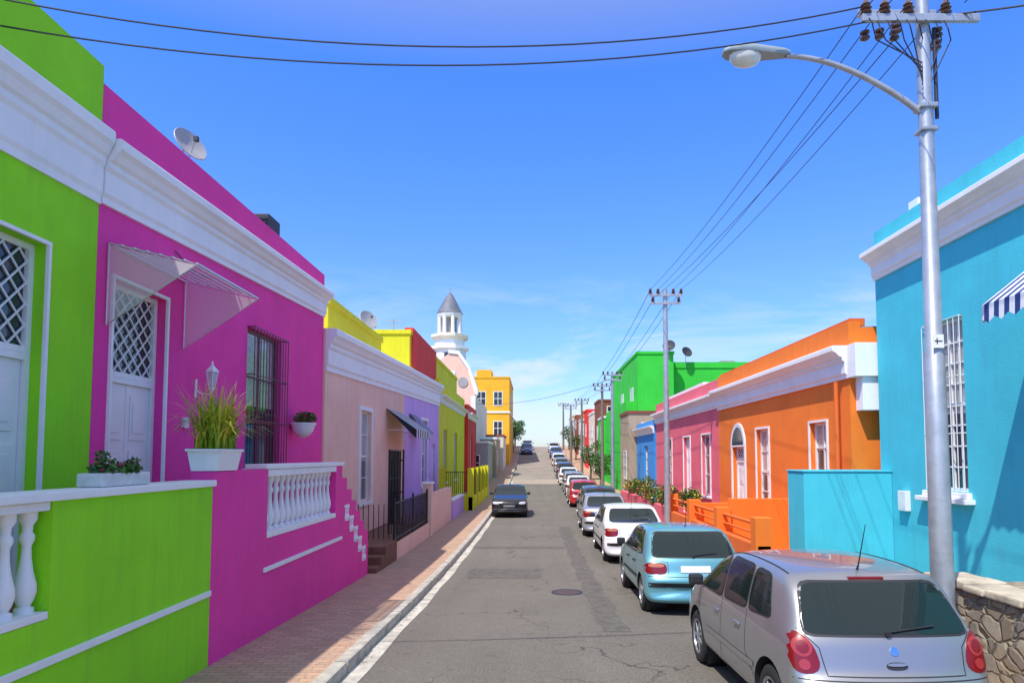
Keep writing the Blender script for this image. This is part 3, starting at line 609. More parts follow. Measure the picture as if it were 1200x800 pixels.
e=block('emerald_house',6.9,9.3,45,60,9.1,M_EMER,win=[('l',47,48.2,5.5,7),('l',52,53.2,5.5,7)]); box('wing_walls',9.3,14.6,46,60,0,8.3,M_EMER,e); box('wing_parapet',9.36,14.7,45.94,46.15,8.3,8.7,M_EMER,e)
box('lower_storey',6.2,6.9,45.5,58,gz(45)-.4,6.0,M_EMER,e)
dish(e,(9.0,44.9,9.6),.42,math.radians(200),m=M_DARK); dish(e,(10.3,45.6,9.3),.38,math.radians(160),m=M_DARK)
boxes('rooftop_box',[(13,14,47,48,8.3,8.95)],M_GREY,e)
block('beige_house',5.75,9,41.2,45,4.9,M_BEIGE,win=[('l',42.2,43.2,1,2.6),('f',6.6,7.6,3.3,4.3)],fm=M_BROWN)
cols=[M_EMER,M_BROWN,M_CREAM,M_RED,M_GREY,M_ORANGE,M_WHITE,M_BROWN,M_CREAM,M_OCHRE,M_BLUE,M_WHITE]
y=58.2; nm=['green_house','brick_house','cream_house','red_house','grey_house','orange_house','white_house','brown_house','cream_house','ochre_house','blue_house','white_house']
hs=[5.6,7.4,6.6,7.2,6.4,7.7,6.9,7.9,7.5,8.4,8.0,8.6]
for i in range(12):
    L=random.uniform(4,6); x=5.9+random.uniform(-.2,.2)
    e=block(nm[i],x,x+6,y,y+L-.1,hs[i],cols[i],win=[('l',y+1,y+1.8,gz(y)+1,gz(y)+2.4),('l',y+2.6,y+3.4,gz(y)+1,gz(y)+2.4),('l',y+1,y+1.8,gz(y)+3.6,gz(y)+4.8),('f',x+.8,x+1.6,hs[i]-1.4,hs[i]-.5)],fm=random.choice([M_WHITE,cols[i]])); 
    if i%2==0: box('chimney',x+1,x+1.6,y+1,y+1.6,hs[i],hs[i]+.9,M_BROWN,e)
    y+=L
def tree(x,y,h,r,n=1300):
    g=gz(y); e=top('street_tree',(x,y,g))
    T=[([(x,y,g-.1),(x+.05,y,g+h*.3),(x-.05,y+.05,g+h*.55)],[r*.09,r*.07,r*.05])]
    cl=[]
    for i in range(9):
        a=i*2.4; z=h*(.5+.045*i); q=(x+math.cos(a)*r*.65*random.uniform(.6,1),y+math.sin(a)*r*.65*random.uniform(.6,1),g+z+random.uniform(0,h*.12))
        T.append(([(x,y,g+h*.4),((x+q[0])/2,(y+q[1])/2,g+z*.85),q],[r*.04,r*.025,r*.01])); cl.append(q)
    tubes('trunk_and_limbs',T,M_TRUNK,e,seg=7)
    for q in cl: leafcloud('foliage',q,(r*.42,r*.42,r*.34),n//9,r*.07,[M_LEAF,M_LEAF2],e,[3,3])
tree(4.9,50,2.7,1.0); tree(5.0,60,3.2,1.1); tree(-2.9,96,4.2,1.6); tree(-3.2,118,4.6,2.0); tree(5.2,84,3.2,1.2); tree(5.2,100,3.5,1.3)
# ---------------------------------------------------------------- poles, lamp and wires
def insul(positions,parent,k=1.0): lathe('insulators',[(.02*k,0),(.055*k,.02*k),(.03*k,.045*k),(.055*k,.06*k),(.03*k,.085*k),(.045*k,.1*k),(.02*k,.14*k)],positions,10,M_CERAM,parent)
px,py=4.2,7.1
e=top('street_lamp',(px,py,gz(py)))
zt=8.1; dz_=-.2
tubes('pole',[([(px,py,gz(py)-.3),(px,py,1.5),(px,py,3.4),(px,py,3.42),(px,py,6.2),(px,py,zt)],[.115,.108,.098,.085,.072,.062])],M_GALV,e,seg=20)
boxes('pole_bands',[(px-.09,px+.09,py-.09,py+.09,6.0,6.05),(px-.088,px+.088,py-.088,py+.088,5.75,5.79)],M_GALV,e,bevel=.01)
pts=[]
for i in range(13):
    t=i/12; pts.append((px-.06-1.42*t,py,5.98+.60*math.sin(t*math.pi/2)**.9+(.02*t)))
tubes('lamp_arm',[(pts,[.034-.008*i/12 for i in range(13)])],M_GALV,e,seg=12)
ax,az_=pts[-1][0],pts[-1][2]
V=[];F=[];secs=[(0,.035,.04),(-.06,.06,.06),(-.22,.085,.075),(-.4,.12,.085),(-.55,.13,.08),(-.66,.11,.06),(-.72,.05,.03)]
for dx,wy,hz in secs:
    for j in range(14):
        a=2*math.pi*j/14; V.append((ax+dx+.04,py+wy*math.cos(a),az_+.02+hz*max(-.35,math.sin(a))-dx*.02))
for i in range(len(secs)-1):
    for j in range(14): F.append((i*14+j,i*14+(j+1)%14,(i+1)*14+(j+1)%14,(i+1)*14+j))
F+=[tuple(range(14)),tuple(range(len(V)-14,len(V)))]
mesh_obj('lamp_head',V,F,mat('lamp_grey',(.30,.36,.38),.5,metal=.2),e,smooth=True,autosmooth=45)
lathe('lamp_lens',[(.03,-.13),(.09,-.105),(.125,-.05),(.128,0)],[(ax-.44,py,az_+.01)],20,mat('lamp_glass',(.75,.75,.7),.12,coat=.6),e,scale=(1.35,.88))
box('crossarm',3.5,4.75,py-.12,py-.065,7.12+dz_,7.2+dz_,M_GALV,e,bevel=.006)
box('crossarm_back',3.55,4.4,py+.07,py+.12,7.3+dz_,7.37+dz_,M_GALV,e,bevel=.006)
insul([(3.55,py-.09,7.2+dz_),(3.75,py-.09,7.2+dz_),(4.0,py-.09,7.2+dz_),(4.4,py-.09,7.2+dz_)],e,1.1)
lathe('strain_insulators',[(.015,0),(.05,.02),(.05,.04),(.02,.06),(.05,.08),(.05,.1),(.02,.12)],[(3.6,py+.05,7.0+dz_),(3.76,py+.05,7.02+dz_),(3.92,py+.05,7.0+dz_),(4.36,py+.0,7.0+dz_),(4.34,py-.0,6.86+dz_),(3.86,py-.1,6.98+dz_)],10,M_CERAM,e)
T=[]
for i in range(9):
    x0=3.55+i*.1; T.append(([(x0,py-.08,7.22+dz_),(x0+.03,py-.15,7.02+dz_+random.uniform(-.05,.08)),(x0+.12,py-.05,6.95+dz_),(px-.05,py-.05,6.7+dz_-.05*i)],.007))
tubes('jumper_cables',T,M_WIRE,e,seg=5)
tubes('conduit',[([(px+.11,py-.02,6.9),(px+.11,py-.02,5.9)],.02)],M_WIRE,e)
box('pole_tag',px-.075,px+.035,py-.118,py-.11,3.42,3.56,M_WFR,e)
boxes('tag_symbol',[(px-.06,px+.02,py-.121,py-.118,3.485,3.495),(px-.04,px-.03,py-.121,py-.118,3.46,3.52)],M_IRON,e)
def upole(x,y,zt,k=1.0,two=True,m=None):
    e=top('utility_pole',(x,y,gz(y))); m=m or M_GALV
    tubes('pole',[([(x,y,gz(y)-.2),(x,y,zt)],[.11*k,.07*k])],m,e,seg=12)
    bl=[(x-.55*k,x+.55*k,y-.13,y-.07,zt-.25,zt-.17)]
    if two: bl.append((x-.5*k,x+.5*k,y-.13,y-.07,zt-.52,zt-.44))
    boxes('crossarms',bl,M_GALV,e)
    insul([(x+o*k,y-.1,zt-.17) for o in (-.5,-.25,.25,.5)]+([(x+o*k,y-.1,zt-.44) for o in (-.42,.42)] if two else []),e,1.2)
upole(4.3,22,7.75); upole(4.35,37.5,7.0,1.0); upole(4.4,43.5,7.0,1.1,m=M_WOOD); upole(4.4,62,7.6,1.2,m=M_WOOD); upole(4.4,80,8.4,1.4,m=M_WOOD); upole(4.4,100,10.2,1.5,m=M_WOOD)
def cat(a,b,sag,n=16):
    a=Vector(a);b=Vector(b); return [a.lerp(b,i/n)-Vector((0,0,sag*4*(i/n)*(1-i/n))) for i in range(n+1)]
e=top('power_lines',(4.3,20,7.5)); T=[]
for o0,o1,z0,z1 in ((3.55,3.8,7.33,7.72),(3.75,4.05,7.33,7.72),(4.0,4.55,7.33,7.72),(4.4,4.8,7.33,7.72),(3.86,3.88,6.95,7.42)):
    T.append((cat((o0,py-.05,z0+dz_),(o1,21.9,z1),.2),.006))
for (x0,y0,z0),(x1,y1,z1) in (((4.3,21.9,7.7),(4.35,37.4,6.95)),((4.35,37.4,6.95),(4.4,43.4,6.95)),((4.4,43.4,6.95),(4.4,61.9,7.55)),((4.4,61.9,7.55),(4.4,79.9,8.35)),((4.4,79.9,8.35),(4.4,99.9,10.1))):
    for o in (-.5,-.25,.25,.5): T.append((cat((x0+o,y0,z0),(x1+o,y1,z1),.15,8),.009))
for o in (3.6,3.8,4.0,4.4,4.6): T.append((cat((o-.1,-12,7.6),(o,py-.1,7.33+dz_),.2),.006))
T.append((cat((4.35,37.5,6.6),(-5,58,6.8),.5),.012))
tubes('street_cables',T,M_WIRE,e,seg=5)
e=top('service_cables',(0,7.1,6.8))
tubes('cross_street_cables',[(cat((-4.86,5.9,6.42),(3.6,7.05,7.13),.46,24),.009),(cat((-4.86,6.0,6.22),(3.8,7.05,7.0),.45,24),.009),(cat((4.4,7.1,7.05),(7.2,5.2,6.6),.1),.011)],M_WIRE,e,seg=6)
# ---------------------------------------------------------------- cars
M_TYRE=mat('tyre_rubber',(.02,.02,.02),.85); M_RIM=mat('alloy_rim',(.5,.51,.53),.3,metal=.8); M_BLK=mat('black_plastic',(.022,.022,.024),.55)
M_CGL=mat('car_glass',(.012,.022,.02),.03,coat=.2); M_TAIL=mat('tail_light_red',(.20,.002,.004),.3,coat=.25); M_TAILO=mat('indicator_lens',(.5,.16,.07),.25,coat=.3); M_TAILI=mat('lamp_inner',(.36,.03,.03),.25,coat=.3)
M_PLATE=mat('number_plate',(.7,.7,.66),.4); M_CHR=mat('chrome',(.7,.7,.72),.12,metal=1); M_HEAD=mat('headlight',(.6,.62,.65),.08,coat=1)
M_SEAM=mat('panel_gap',(.02,.02,.022),.7)
def chaikin(P,it=2):
    for _ in range(it):
        Q=[]
        for a,b in zip(P,P[1:]+P[:1]):
            l=math.hypot(b[0]-a[0],b[1]-a[1]); t=min(.25,.05/max(l,1e-6))
            Q+= [(a[0]*(1-t)+b[0]*t,a[1]*(1-t)+b[1]*t),(a[0]*t+b[0]*(1-t),a[1]*t+b[1]*(1-t))]
        P=Q
    return P
SP={
'hatch':dict(L=3.95,wy=(.70,3.12),wr=.305,st=[(0,.66,.30,.50),(.02,.74,.24,.56),(.07,.79,.21,.63),(.13,.81,.2,.68),(.18,.81,.2,.86),(.24,.805,.2,.965,1),(.56,.81,.2,1.345,2),(.72,.82,.2,1.395,2),(1.2,.83,.2,1.435,2),(1.9,.83,.2,1.45,2),(2.4,.83,.2,1.395,2),(3.08,.82,.2,1.0,1),(3.5,.81,.2,.88),(3.78,.78,.2,.76),(3.89,.73,.2,.64),(3.95,.62,.26,.52)],
  rearwin=[(-.67,.955),(.67,.955),(.57,1.315),(-.57,1.315)],wind=[(-.68,1.03),(.68,1.03),(.56,1.37),(-.56,1.37)],
  sw=[[(.72,1.0),(1.27,.975),(1.27,1.35),(.92,1.325)],[(1.33,.975),(2.03,.96),(2.0,1.37),(1.33,1.355)],[(2.09,.955),(2.93,.96),(2.46,1.325),(2.06,1.365)]],
  tail=[(.57,.69),(.76,.66),(.79,.80),(.785,.96),(.69,.975),(.60,.87)],seams=[[(1.30,.97),(1.28,.6),(1.05,.42)],[(2.06,.96),(2.07,.3),(1.3,.26)],[(2.98,.95),(2.92,.6),(2.86,.3)],[(2.07,.28),(2.85,.28)]],hand=[(1.5,.80),(2.2,.80)]),
'oldhatch':dict(L=3.95,wy=(.70,3.10),wr=.285,st=[(0,.74,.30,.52),(.02,.79,.24,.58),(.06,.815,.22,.64),(.10,.82,.2,.68),(.15,.82,.2,.86),(.22,.82,.2,.94,1),(.66,.82,.2,1.33,2),(.86,.82,.2,1.365,2),(1.3,.825,.2,1.385,2),(1.9,.825,.2,1.38,2),(2.25,.825,.2,1.34,2),(2.9,.82,.2,.96,1),(3.4,.81,.2,.86),(3.75,.8,.2,.78),(3.89,.77,.2,.66),(3.95,.7,.26,.54)],
  rearwin=[(-.68,.93),(.68,.93),(.59,1.29),(-.59,1.29)],wind=[(-.68,1.0),(.68,1.0),(.57,1.31),(-.57,1.31)],
  sw=[[(.62,.955),(1.15,.925),(1.15,1.305),(.97,1.29)],[(1.2,.925),(1.95,.91),(1.93,1.325),(1.2,1.315)],[(2.0,.91),(2.75,.915),(2.33,1.27),(1.98,1.32)]],
  tail=[(.46,.66),(.80,.66),(.80,.84),(.46,.84)],seams=[[(1.18,.9),(1.16,.5),(1.02,.4)],[(1.97,.9),(1.97,.28),(1.3,.26)],[(2.78,.9),(2.74,.6),(2.7,.3)],[(1.97,.27),(2.7,.27)]],hand=[(1.35,.76),(2.1,.76)]),
'sedan':dict(L=4.35,wy=(.85,3.42),wr=.295,st=[(0,.72,.30,.52),(.02,.78,.24,.58),(.07,.82,.22,.64),(.11,.83,.2,.70),(.15,.83,.2,.93),(.25,.83,.2,.985),(.75,.835,.2,1.0,1),(1.25,.835,.2,1.345,2),(1.45,.84,.2,1.39,2),(1.8,.84,.2,1.42,2),(2.3,.84,.2,1.41,2),(2.65,.84,.2,1.36,2),(3.35,.83,.2,.98,1),(3.8,.82,.2,.87),(4.15,.79,.2,.76),(4.29,.74,.2,.64),(4.35,.64,.26,.52)],
  rearwin=[(-.64,1.03),(.64,1.03),(.55,1.31),(-.55,1.31)],wind=[(-.66,1.02),(.66,1.02),(.56,1.34),(-.56,1.34)],
  sw=[[(1.08,.985),(1.62,.965),(1.62,1.335),(1.4,1.32)],[(1.68,.965),(2.3,.955),(2.28,1.35),(1.68,1.345)],[(2.37,.955),(3.15,.96),(2.7,1.29),(2.34,1.345)]],
  tail=[(.48,.70),(.81,.68),(.81,.90),(.48,.90)],seams=[[(1.65,.95),(1.62,.5),(1.3,.35)],[(2.34,.94),(2.34,.28),(1.6,.26)],[(3.2,.93),(3.15,.6),(3.1,.3)],[(2.34,.27),(3.1,.27)]],hand=[(1.85,.79),(2.45,.79)]),
'pickup':dict(L=4.2,wy=(.8,3.4),wr=.30,st=[(0,.76,.34,.86),(.03,.80,.30,.93),(.2,.81,.26,.95),(1.0,.82,.24,.95),(1.75,.82,.24,.95),(1.80,.82,.24,1.0,1),(1.86,.82,.24,1.36,2),(2.1,.82,.24,1.42,2),(2.5,.82,.24,1.40,2),(3.1,.82,.24,.98,1),(3.6,.81,.24,.90),(4.0,.8,.24,.82),(4.14,.77,.24,.70),(4.2,.70,.28,.56)],
  rearwin=[(-.58,1.04),(.58,1.04),(.52,1.33),(-.52,1.33)],wind=[(-.66,1.02),(.66,1.02),(.56,1.36),(-.56,1.36)],
  sw=[[(2.0,.97),(2.92,.975),(2.5,1.32),(2.0,1.34)]],tail=[(.62,.60),(.79,.60),(.79,.86),(.62,.86)],seams=[[(1.92,.9),(1.92,.3),(2.95,.3),(3.0,.9)]],hand=[(2.05,.8)])}
def ring(y,w,zf,zt,mode=0):
    if mode==2: zb=.94; P=[(0,zf),(w*.7,zf),(w*.93,zf+.03),(w*.99,zf+.14),(w,.55),(w*.985,.80),(w*.95,zb),(w*.91,zb+(zt-zb)*.35),(w*.825,zt-.075),(w*.75,zt-.015),(w*.4,zt+.012),(0,zt+.02)]
    else:
        h=zt-zf
        P=[(0,zf),(w*.7,zf),(w*.93,zf+min(.03,h*.05)),(w*.99,zf+min(.14,h*.25)),(w,zf+h*.5 if zt<.9 else .55),(w*.985,max(zf+h*.66,zt-.2)),(w*.955,zt-.06*(1 if mode==0 else .8)),(w*.92,zt-.03),(w*.86,zt-.01),(w*.76,zt+.002),(w*.4,zt+.012),(0,zt+.016)]
    # plan-view curvature of the bumper ends
    return [(x,y,z) for x,z in P]+[(-x,y,z) for x,z in P[-2:0:-1]]
M_PAINTREF=mat('paint_ref',(.5,.5,.5))
def build_car(kind):
    sp=SP[kind]; L=sp['L']; V=[];F=[]
    R=[ring(*s) for s in sp['st']]; n=len(R[0])
    for r in R:
        for (x,y,z) in r:
            if y<.6: y+=.16*(abs(x)/.82)**3*(1-y/.6)
            if y>L-.6: y-=.22*(abs(x)/.82)**3*(1-(L-y)/.6)
            V.append((x,y,z))
    for i in range(len(R)-1):
        for j in range(n): F.append((i*n+j,i*n+(j+1)%n,(i+1)*n+(j+1)%n,(i+1)*n+j))
    F+=[tuple(range(n))[::-1],tuple((len(R)-1)*n+j for j in range(n))]
    pm=mat('car_paint_base',(.5,.5,.5))
    b=mesh_obj('body',V,F,pm,None,smooth=True,local=True)
    bm=bmesh.new(); bm.from_mesh(b.data); bmesh.ops.recalc_face_normals(bm,faces=bm.faces); bm.to_mesh(b.data); bm.free()
    md=b.modifiers.new('s','SUBSURF'); md.levels=2; md.render_levels=2
    bpy.context.view_layer.update(); dg=bpy.context.evaluated_depsgraph_get(); bvh=BVHTree.FromObject(b,dg)
    cuts=[]
    for wy in sp['wy']:
        for s in (1,-1):
            c=lathe('cut',[(sp['wr']+.05,-.36),(sp['wr']+.05,.36)],[(s*.92,wy,sp['wr']+.01)],40,M_BLK,None,axis='x',local=True)
            cb=bmesh.new(); cb.from_mesh(c.data); bmesh.ops.recalc_face_normals(cb,faces=cb.faces); cb.to_mesh(c.data); cb.free()
            m=b.modifiers.new('b','BOOLEAN'); m.object=c; m.operation='DIFFERENCE'; m.solver='EXACT'; cuts.append(c)
            try: m.material_mode='TRANSFER'
            except Exception: pass
    bpy.context.view_layer.update(); dg=bpy.context.evaluated_depsgraph_get()
    me=bpy.data.meshes.new_from_object(b.evaluated_get(dg))
    bpy.data.objects.remove(b)
    for c in cuts: bpy.data.objects.remove(c)
    try: me.set_sharp_from_angle(angle=math.radians(45))
    except Exception: pass
    body=bpy.data.objects.new('body',me); parts=[body]
    def hit(ax,sg,a,bb):
        if ax=='x': o=Vector((sg*2,a,bb)); d=Vector((-sg,0,0))
        elif ax=='y': o=Vector((a,-2 if sg<0 else L+2,bb)); d=Vector((0,1 if sg<0 else -1,0))
        else: o=Vector((a,bb,3)); d=Vector((0,0,-1))
        h=bvh.ray_cast(o,d)
        if h[0] is None: return None
        nrm=h[1]
        if nrm.dot(d)>0: nrm=-nrm
        return h[0],nrm
    def decal(name,P,ax,sg,off,m,rings=5,it=2,dome=0,maxd=9):
        P=chaikin(P,it) if it else P
        cx=sum(p[0] for p in P)/len(P); cy=sum(p[1] for p in P)/len(P); B=[]
        for a,b2 in zip(P,P[1:]+P[:1]):
            l=math.hypot(b2[0]-a[0],b2[1]-a[1]); sb=max(1,int(l/.05))
            for k in range(sb): B.append((a[0]+(b2[0]-a[0])*k/sb,a[1]+(b2[1]-a[1])*k/sb))
        V=[];F=[];N=len(B)
        h=hit(ax,sg,cx,cy)
        if h is None: return
        V.append(h[0]+h[1]*(off+dome)); last=[h]*N
        for r in range(1,rings+1):
            for i,(a,b2) in enumerate(B):
                f=r/rings; q=hit(ax,sg,cx+(a-cx)*f,cy+(b2-cy)*f)
                if q and ax=='y' and abs(q[0].y-(0 if sg<0 else L))>maxd: q=None
                q=q or last[i]; last[i]=q
                V.append(q[0]+q[1]*(off+dome*(1-(r/rings)**3)))
        for i in range(N): F.append((0,1+i,1+(i+1)%N))
        for r in range(rings-1):
            for i in range(N): F.append((1+r*N+i,1+(r+1)*N+i,1+(r+1)*N+(i+1)%N,1+r*N+(i+1)%N))
        k=len(V)
        for i in range(N): V.append(last[i][0]-last[i][1]*.01)
        for i in range(N): F.append((1+(rings-1)*N+i,k+i,k+(i+1)%N,1+(rings-1)*N+(i+1)%N))
        parts.append(mesh_obj(name,V,F,m,None,smooth=True,link=False,local=True,autosmooth=50))
    def grow(P,d):
        cx=sum(p[0] for p in P)/len(P); cy=sum(p[1] for p in P)/len(P)
        return [(p[0]+(d if p[0]>cx else -d),p[1]+(d if p[1]>cy else -d)) for p in P]
    def ribbon(name,P,ax,sg,w,m,off=.0015):
        V=[];F=[];pts=[]
        for a,b2 in zip(P,P[1:]):
            nn_=max(2,int(math.hypot(b2[0]-a[0],b2[1]-a[1])/.04))
            for k in range(nn_): pts.append((a[0]+(b2[0]-a[0])*k/nn_,a[1]+(b2[1]-a[1])*k/nn_))
        pts.append(P[-1]); 
        for i,p in enumerate(pts):
            q0=pts[max(0,i-1)];q1=pts[min(len(pts)-1,i+1)]; dx,dy=q1[0]-q0[0],q1[1]-q0[1]; l=math.hypot(dx,dy) or 1; nx_,ny_=-dy/l*w/2,dx/l*w/2
            h1=hit(ax,sg,p[0]+nx_,p[1]+ny_); h2=hit(ax,sg,p[0]-nx_,p[1]-ny_)
            if h1 is None or h2 is None or (h1[0]-h2[0]).length>w*6: continue
            V+=[h1[0]+h1[1]*off,h2[0]+h2[1]*off]
        for i in range(len(V)//2-1): F.append((2*i,2*i+1,2*i+3,2*i+2))
        if F: parts.append(mesh_obj(name,V,F,m,None,link=False,local=True,smooth=True))
    for P,ax,sg in [(sp['rearwin'],'y',-1),(sp['wind'],'y',1)]+[(p,'x',s) for p in sp['sw'] for s in (1,-1)]:
        decal('window_rubber',grow(P,.018),ax,sg,.002,M_BLK,rings=8); decal('window_glass',P,ax,sg,.004,M_CGL,rings=8)
    for s in (1,-1):
        P=[(s*a,b2) for a,b2 in sp['tail']]
        decal('tail_light',P,'y',-1,.006,M_TAIL,rings=7,dome=.006,maxd=.42)
        if kind=='hatch':
            for (cx,cz,r,m,o) in ((.69,.86,.07,M_TAILI,.0145),(.69,.86,.045,M_TAIL,.017),(.69,.735,.04,M_TAILI,.0145)):
                decal('lamp_ring',[(s*(cx+r*math.cos(t*math.pi/8)),cz+r*math.sin(t*math.pi/8)) for t in range(16)],'y',-1,o,m,rings=3,it=0,maxd=.4)
        else:
            zc=sp['tail'][0][1]; h=sp['tail'][2][1]-zc
            decal('indicator',[(s*.5,zc+.01+h*.55),(s*.74,zc+.01+h*.55),(s*.74,zc+h*.9),(s*.5,zc+h*.9)] if kind!='pickup' else [(s*.65,.76),(s*.77,.76),(s*.77,.83),(s*.65,.83)],'y',-1,.0145,M_TAILO,rings=3,it=1,maxd=.4)
        zf=.64
        decal('head_light',[(s*.42,zf-.02),(s*.72,zf-.03),(s*.74,zf+.09),(s*.45,zf+.07)],'y',1,.006,M_HEAD,rings=5,maxd=.5)
        decal('front_indicator',[(s*.62,.42),(s*.72,.42),(s*.72,.49),(s*.62,.49)],'y',1,.005,M_TAILO,rings=3,maxd=.4)
        for sm in sp['seams']: ribbon('panel_gap',sm,'x',s,.008,M_SEAM)
        ribbon('rub_strip',[(1.05,.52),(L-1.25,.52)],'x',s,.05,M_BLK if kind!='hatch' else M_PAINTREF,off=.008)
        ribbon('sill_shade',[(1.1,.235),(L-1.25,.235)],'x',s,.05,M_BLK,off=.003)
        for hy,hz in sp['hand']:
            h=hit('x',s,hy,hz)
            if h: parts.append(box('door_handle',h[0].x,h[0].x+s*.03,hy-.08,hy+.08,hz-.014,hz+.014,M_BLK if kind!='hatch' else M_PAINTREF,None,bevel=.008,link=False,local=True))
        mh_=sp['sw'][-1][1][0]-.12; mz=sp['sw'][-1][0][1]+.03; h=hit('x',s,mh_,mz-.02)
        if h: parts.append(box('door_mirror',h[0].x+s*.02,h[0].x+s*.18,mh_-.02,mh_+.09,mz-.03,mz+.09,M_BLK,None,bevel=.03,link=False,local=True))
    decal('grille',[(-.34,.60),(.34,.60),(.34,.69),(-.34,.69)],'y',1,.004,M_BLK,rings=4,it=1)
    decal('lower_grille',[(-.5,.30),(.5,.30),(.5,.42),(-.5,.42)],'y',1,.004,M_BLK,rings=4,it=1)
    decal('front_plate',[(-.25,.46),(.25,.46),(.25,.56),(-.25,.56)],'y',1,.012,M_PLATE,rings=3,it=0)
    if kind=='hatch':
        decal('plate_recess',[(-.3,.36),(.3,.36),(.28,.52),(-.28,.52)],'y',-1,.002,M_SEAM,rings=4,it=1); decal('rear_plate',[(-.25,.39),(.25,.39),(.25,.49),(-.25,.49)],'y',-1,.012,M_PLATE,rings=3,it=0)
        h=hit('y',-1,0,1.345)
        if h: parts.append(box('brake_light_high',-.15,.15,h[0].y-.012,h[0].y+.03,1.335,1.36,M_TAIL,None,bevel=.005,link=False,local=True))
        decal('tailgate_pull',[(-.085,.71),(.085,.71),(.08,.765),(-.08,.765)],'y',-1,.004,M_SEAM,rings=3); decal('pull_bar',[(-.075,.735),(.075,.735),(.07,.758),(-.07,.758)],'y',-1,.012,M_PAINTREF,rings=3,it=1)
        decal('badge',[(.035*math.cos(t*.785),.84+.035*math.sin(t*.785)) for t in range(8)] ,'y',-1,.006,M_CHR,rings=3,it=1)
        ribbon('tailgate_gap',[(-.70,.99),(-.57,.86),(-.54,.665),(.54,.665),(.57,.86),(.70,.99)],'y',-1,.008,M_SEAM)
        ribbon('bumper_gap',[(-.78,.635),(.78,.635)],'y',-1,.008,M_SEAM); ribbon('bumper_strip',[(-.74,.545),(.74,.545)],'y',-1,.04,M_BLK,off=.006)
        ribbon('fuel_flap',[(.62,.78),(.78,.78),(.78,.92),(.62,.92),(.62,.78)],'x',1,.007,M_SEAM)
        for s in (1,-1):
            Tp=[]
            for i in range(13):
                yy=.75+i*.13; hh=hit('z',1,s*.59,yy)
                if hh: Tp.append(hh[0]+hh[1]*.002)
            parts.append(tubes('roof_gutter',[(Tp,.007)],M_BLK,None,seg=5,link=False,local=True))
    elif kind in('oldhatch','sedan'):
        zc=(sp['tail'][0][1]+sp['tail'][2][1])/2
        decal('rear_plate',[(-.24,zc-.055),(.24,zc-.055),(.24,zc+.045),(-.24,zc+.045)],'y',-1,.012,M_PLATE,rings=3,it=0)
        ribbon('bumper_gap',[(-.8,.63),(.8,.63)],'y',-1,.009,M_SEAM); ribbon('bumper_strip',[(-.76,.5),(.76,.5)],'y',-1,.07,M_BLK,off=.006)
        ribbon('tailgate_gap',[(-.44,.66),(-.44,.85),(-.7,.9)],'y',-1,.008,M_SEAM); ribbon('tailgate_gap',[(.44,.66),(.44,.85),(.7,.9)],'y',-1,.008,M_SEAM)
    else:
        P=[(-.68,.15),(.68,.15),(.68,1.7),(-.68,1.7)]; decal('load_bed',P,'z',1,.004,M_BLK,rings=6,it=1); decal('front_bumper',[(-.76,.36),(.76,.36),(.76,.5),(-.76,.5)],'y',1,.03,M_BLK,rings=5,it=1)
    h1=hit('y',-1,-.02,sp['rearwin'][0][1]+.01); h2=hit('y',-1,.38,sp['rearwin'][0][1]+.05)
    if kind!='pickup' and h1 and h2: parts.append(tubes('rear_wiper',[([h1[0]+h1[1]*.02,h2[0]+h2[1]*.022],.007)],M_BLK,None,seg=6,link=False,local=True)); parts.append(lathe('wiper_pivot',[(.022,-.04),(.022,0)],[tuple(h1[0])],12,M_BLK,None,axis='y',link=False,local=True))
    ya=sp['st'][7][0]; h=hit('z',1,0.0,ya)
    if h: parts.append(tubes('antenna',[([h[0],h[0]+Vector((0,-.03,.05)),h[0]+Vector((.0,-.18,.4))],[.012,.006,.003])],M_BLK,None,seg=6,link=False,local=True))
    parts.append(box('underbody',-.6,.6,.35,L-.4,.19,.5,M_BLK,None,link=False,local=True))
    R_=sp['wr']
    tp=[(R_*.60,-.085),(R_*.66,-.1),(R_*.9,-.1),(R_*.975,-.085),(R_,-.05),(R_,.05),(R_*.975,.085),(R_*.9,.1),(R_*.66,.1),(R_*.60,.085)]
    cs=[(s*.70,wy,R_) for wy in sp['wy'] for s in (1,-1)]
    parts.append(lathe('tyres',tp,cs,36,M_TYRE,None,axis='x',link=False,local=True))
    for s in (1,-1):
        c2=[c for c in cs if c[0]*s>0]
        parts.append(lathe('rims',[(R_*.64,s*.0),(R_*.66,s*.098),(R_*.62,s*.1),(R_*.58,s*.075),(R_*.56,s*.03),(.04,s*.03)],c2,32,M_BLK,None,axis='x',link=False,local=True))
        parts.append(lathe('rim_lips',[(R_*.57,s*.07),(R_*.59,s*.096),(R_*.66,s*.103),(R_*.67,s*.08)],c2,32,M_RIM,None,axis='x',link=False,local=True))
        T=[]
        for c in c2:
            for k in range(7):
                a=k*2*math.pi/7
                T.append(([(c[0]+s*.07,c[1]+.02*math.cos(a),c[2]+.02*math.sin(a)),(c[0]+s*.068,c[1]+R_*.61*math.cos(a),c[2]+R_*.61*math.sin(a))],[.034,.022]))
        parts.append(tubes('spokes',T,M_RIM,None,seg=6,link=False,local=True))
        parts.append(lathe('hubs',[(.05,s*.05),(.05,s*.092),(.02,s*.098)],c2,16,M_RIM,None,axis='x',link=False,local=True))
        parts.append(lathe('wheel_wells',[(R_+.047,s*-.26),(R_+.047,s*.05),(R_+.043,s*.05),(R_+.043,s*-.25),(.02,s*-.25)],c2,36,M_BLK,None,axis='x',link=False,local=True))
    return parts
TPL={}
def paint(name,c,metal=0.0,rough=.35):
    return mat('paint_'+name,c,rough,metal=metal,coat=.9)
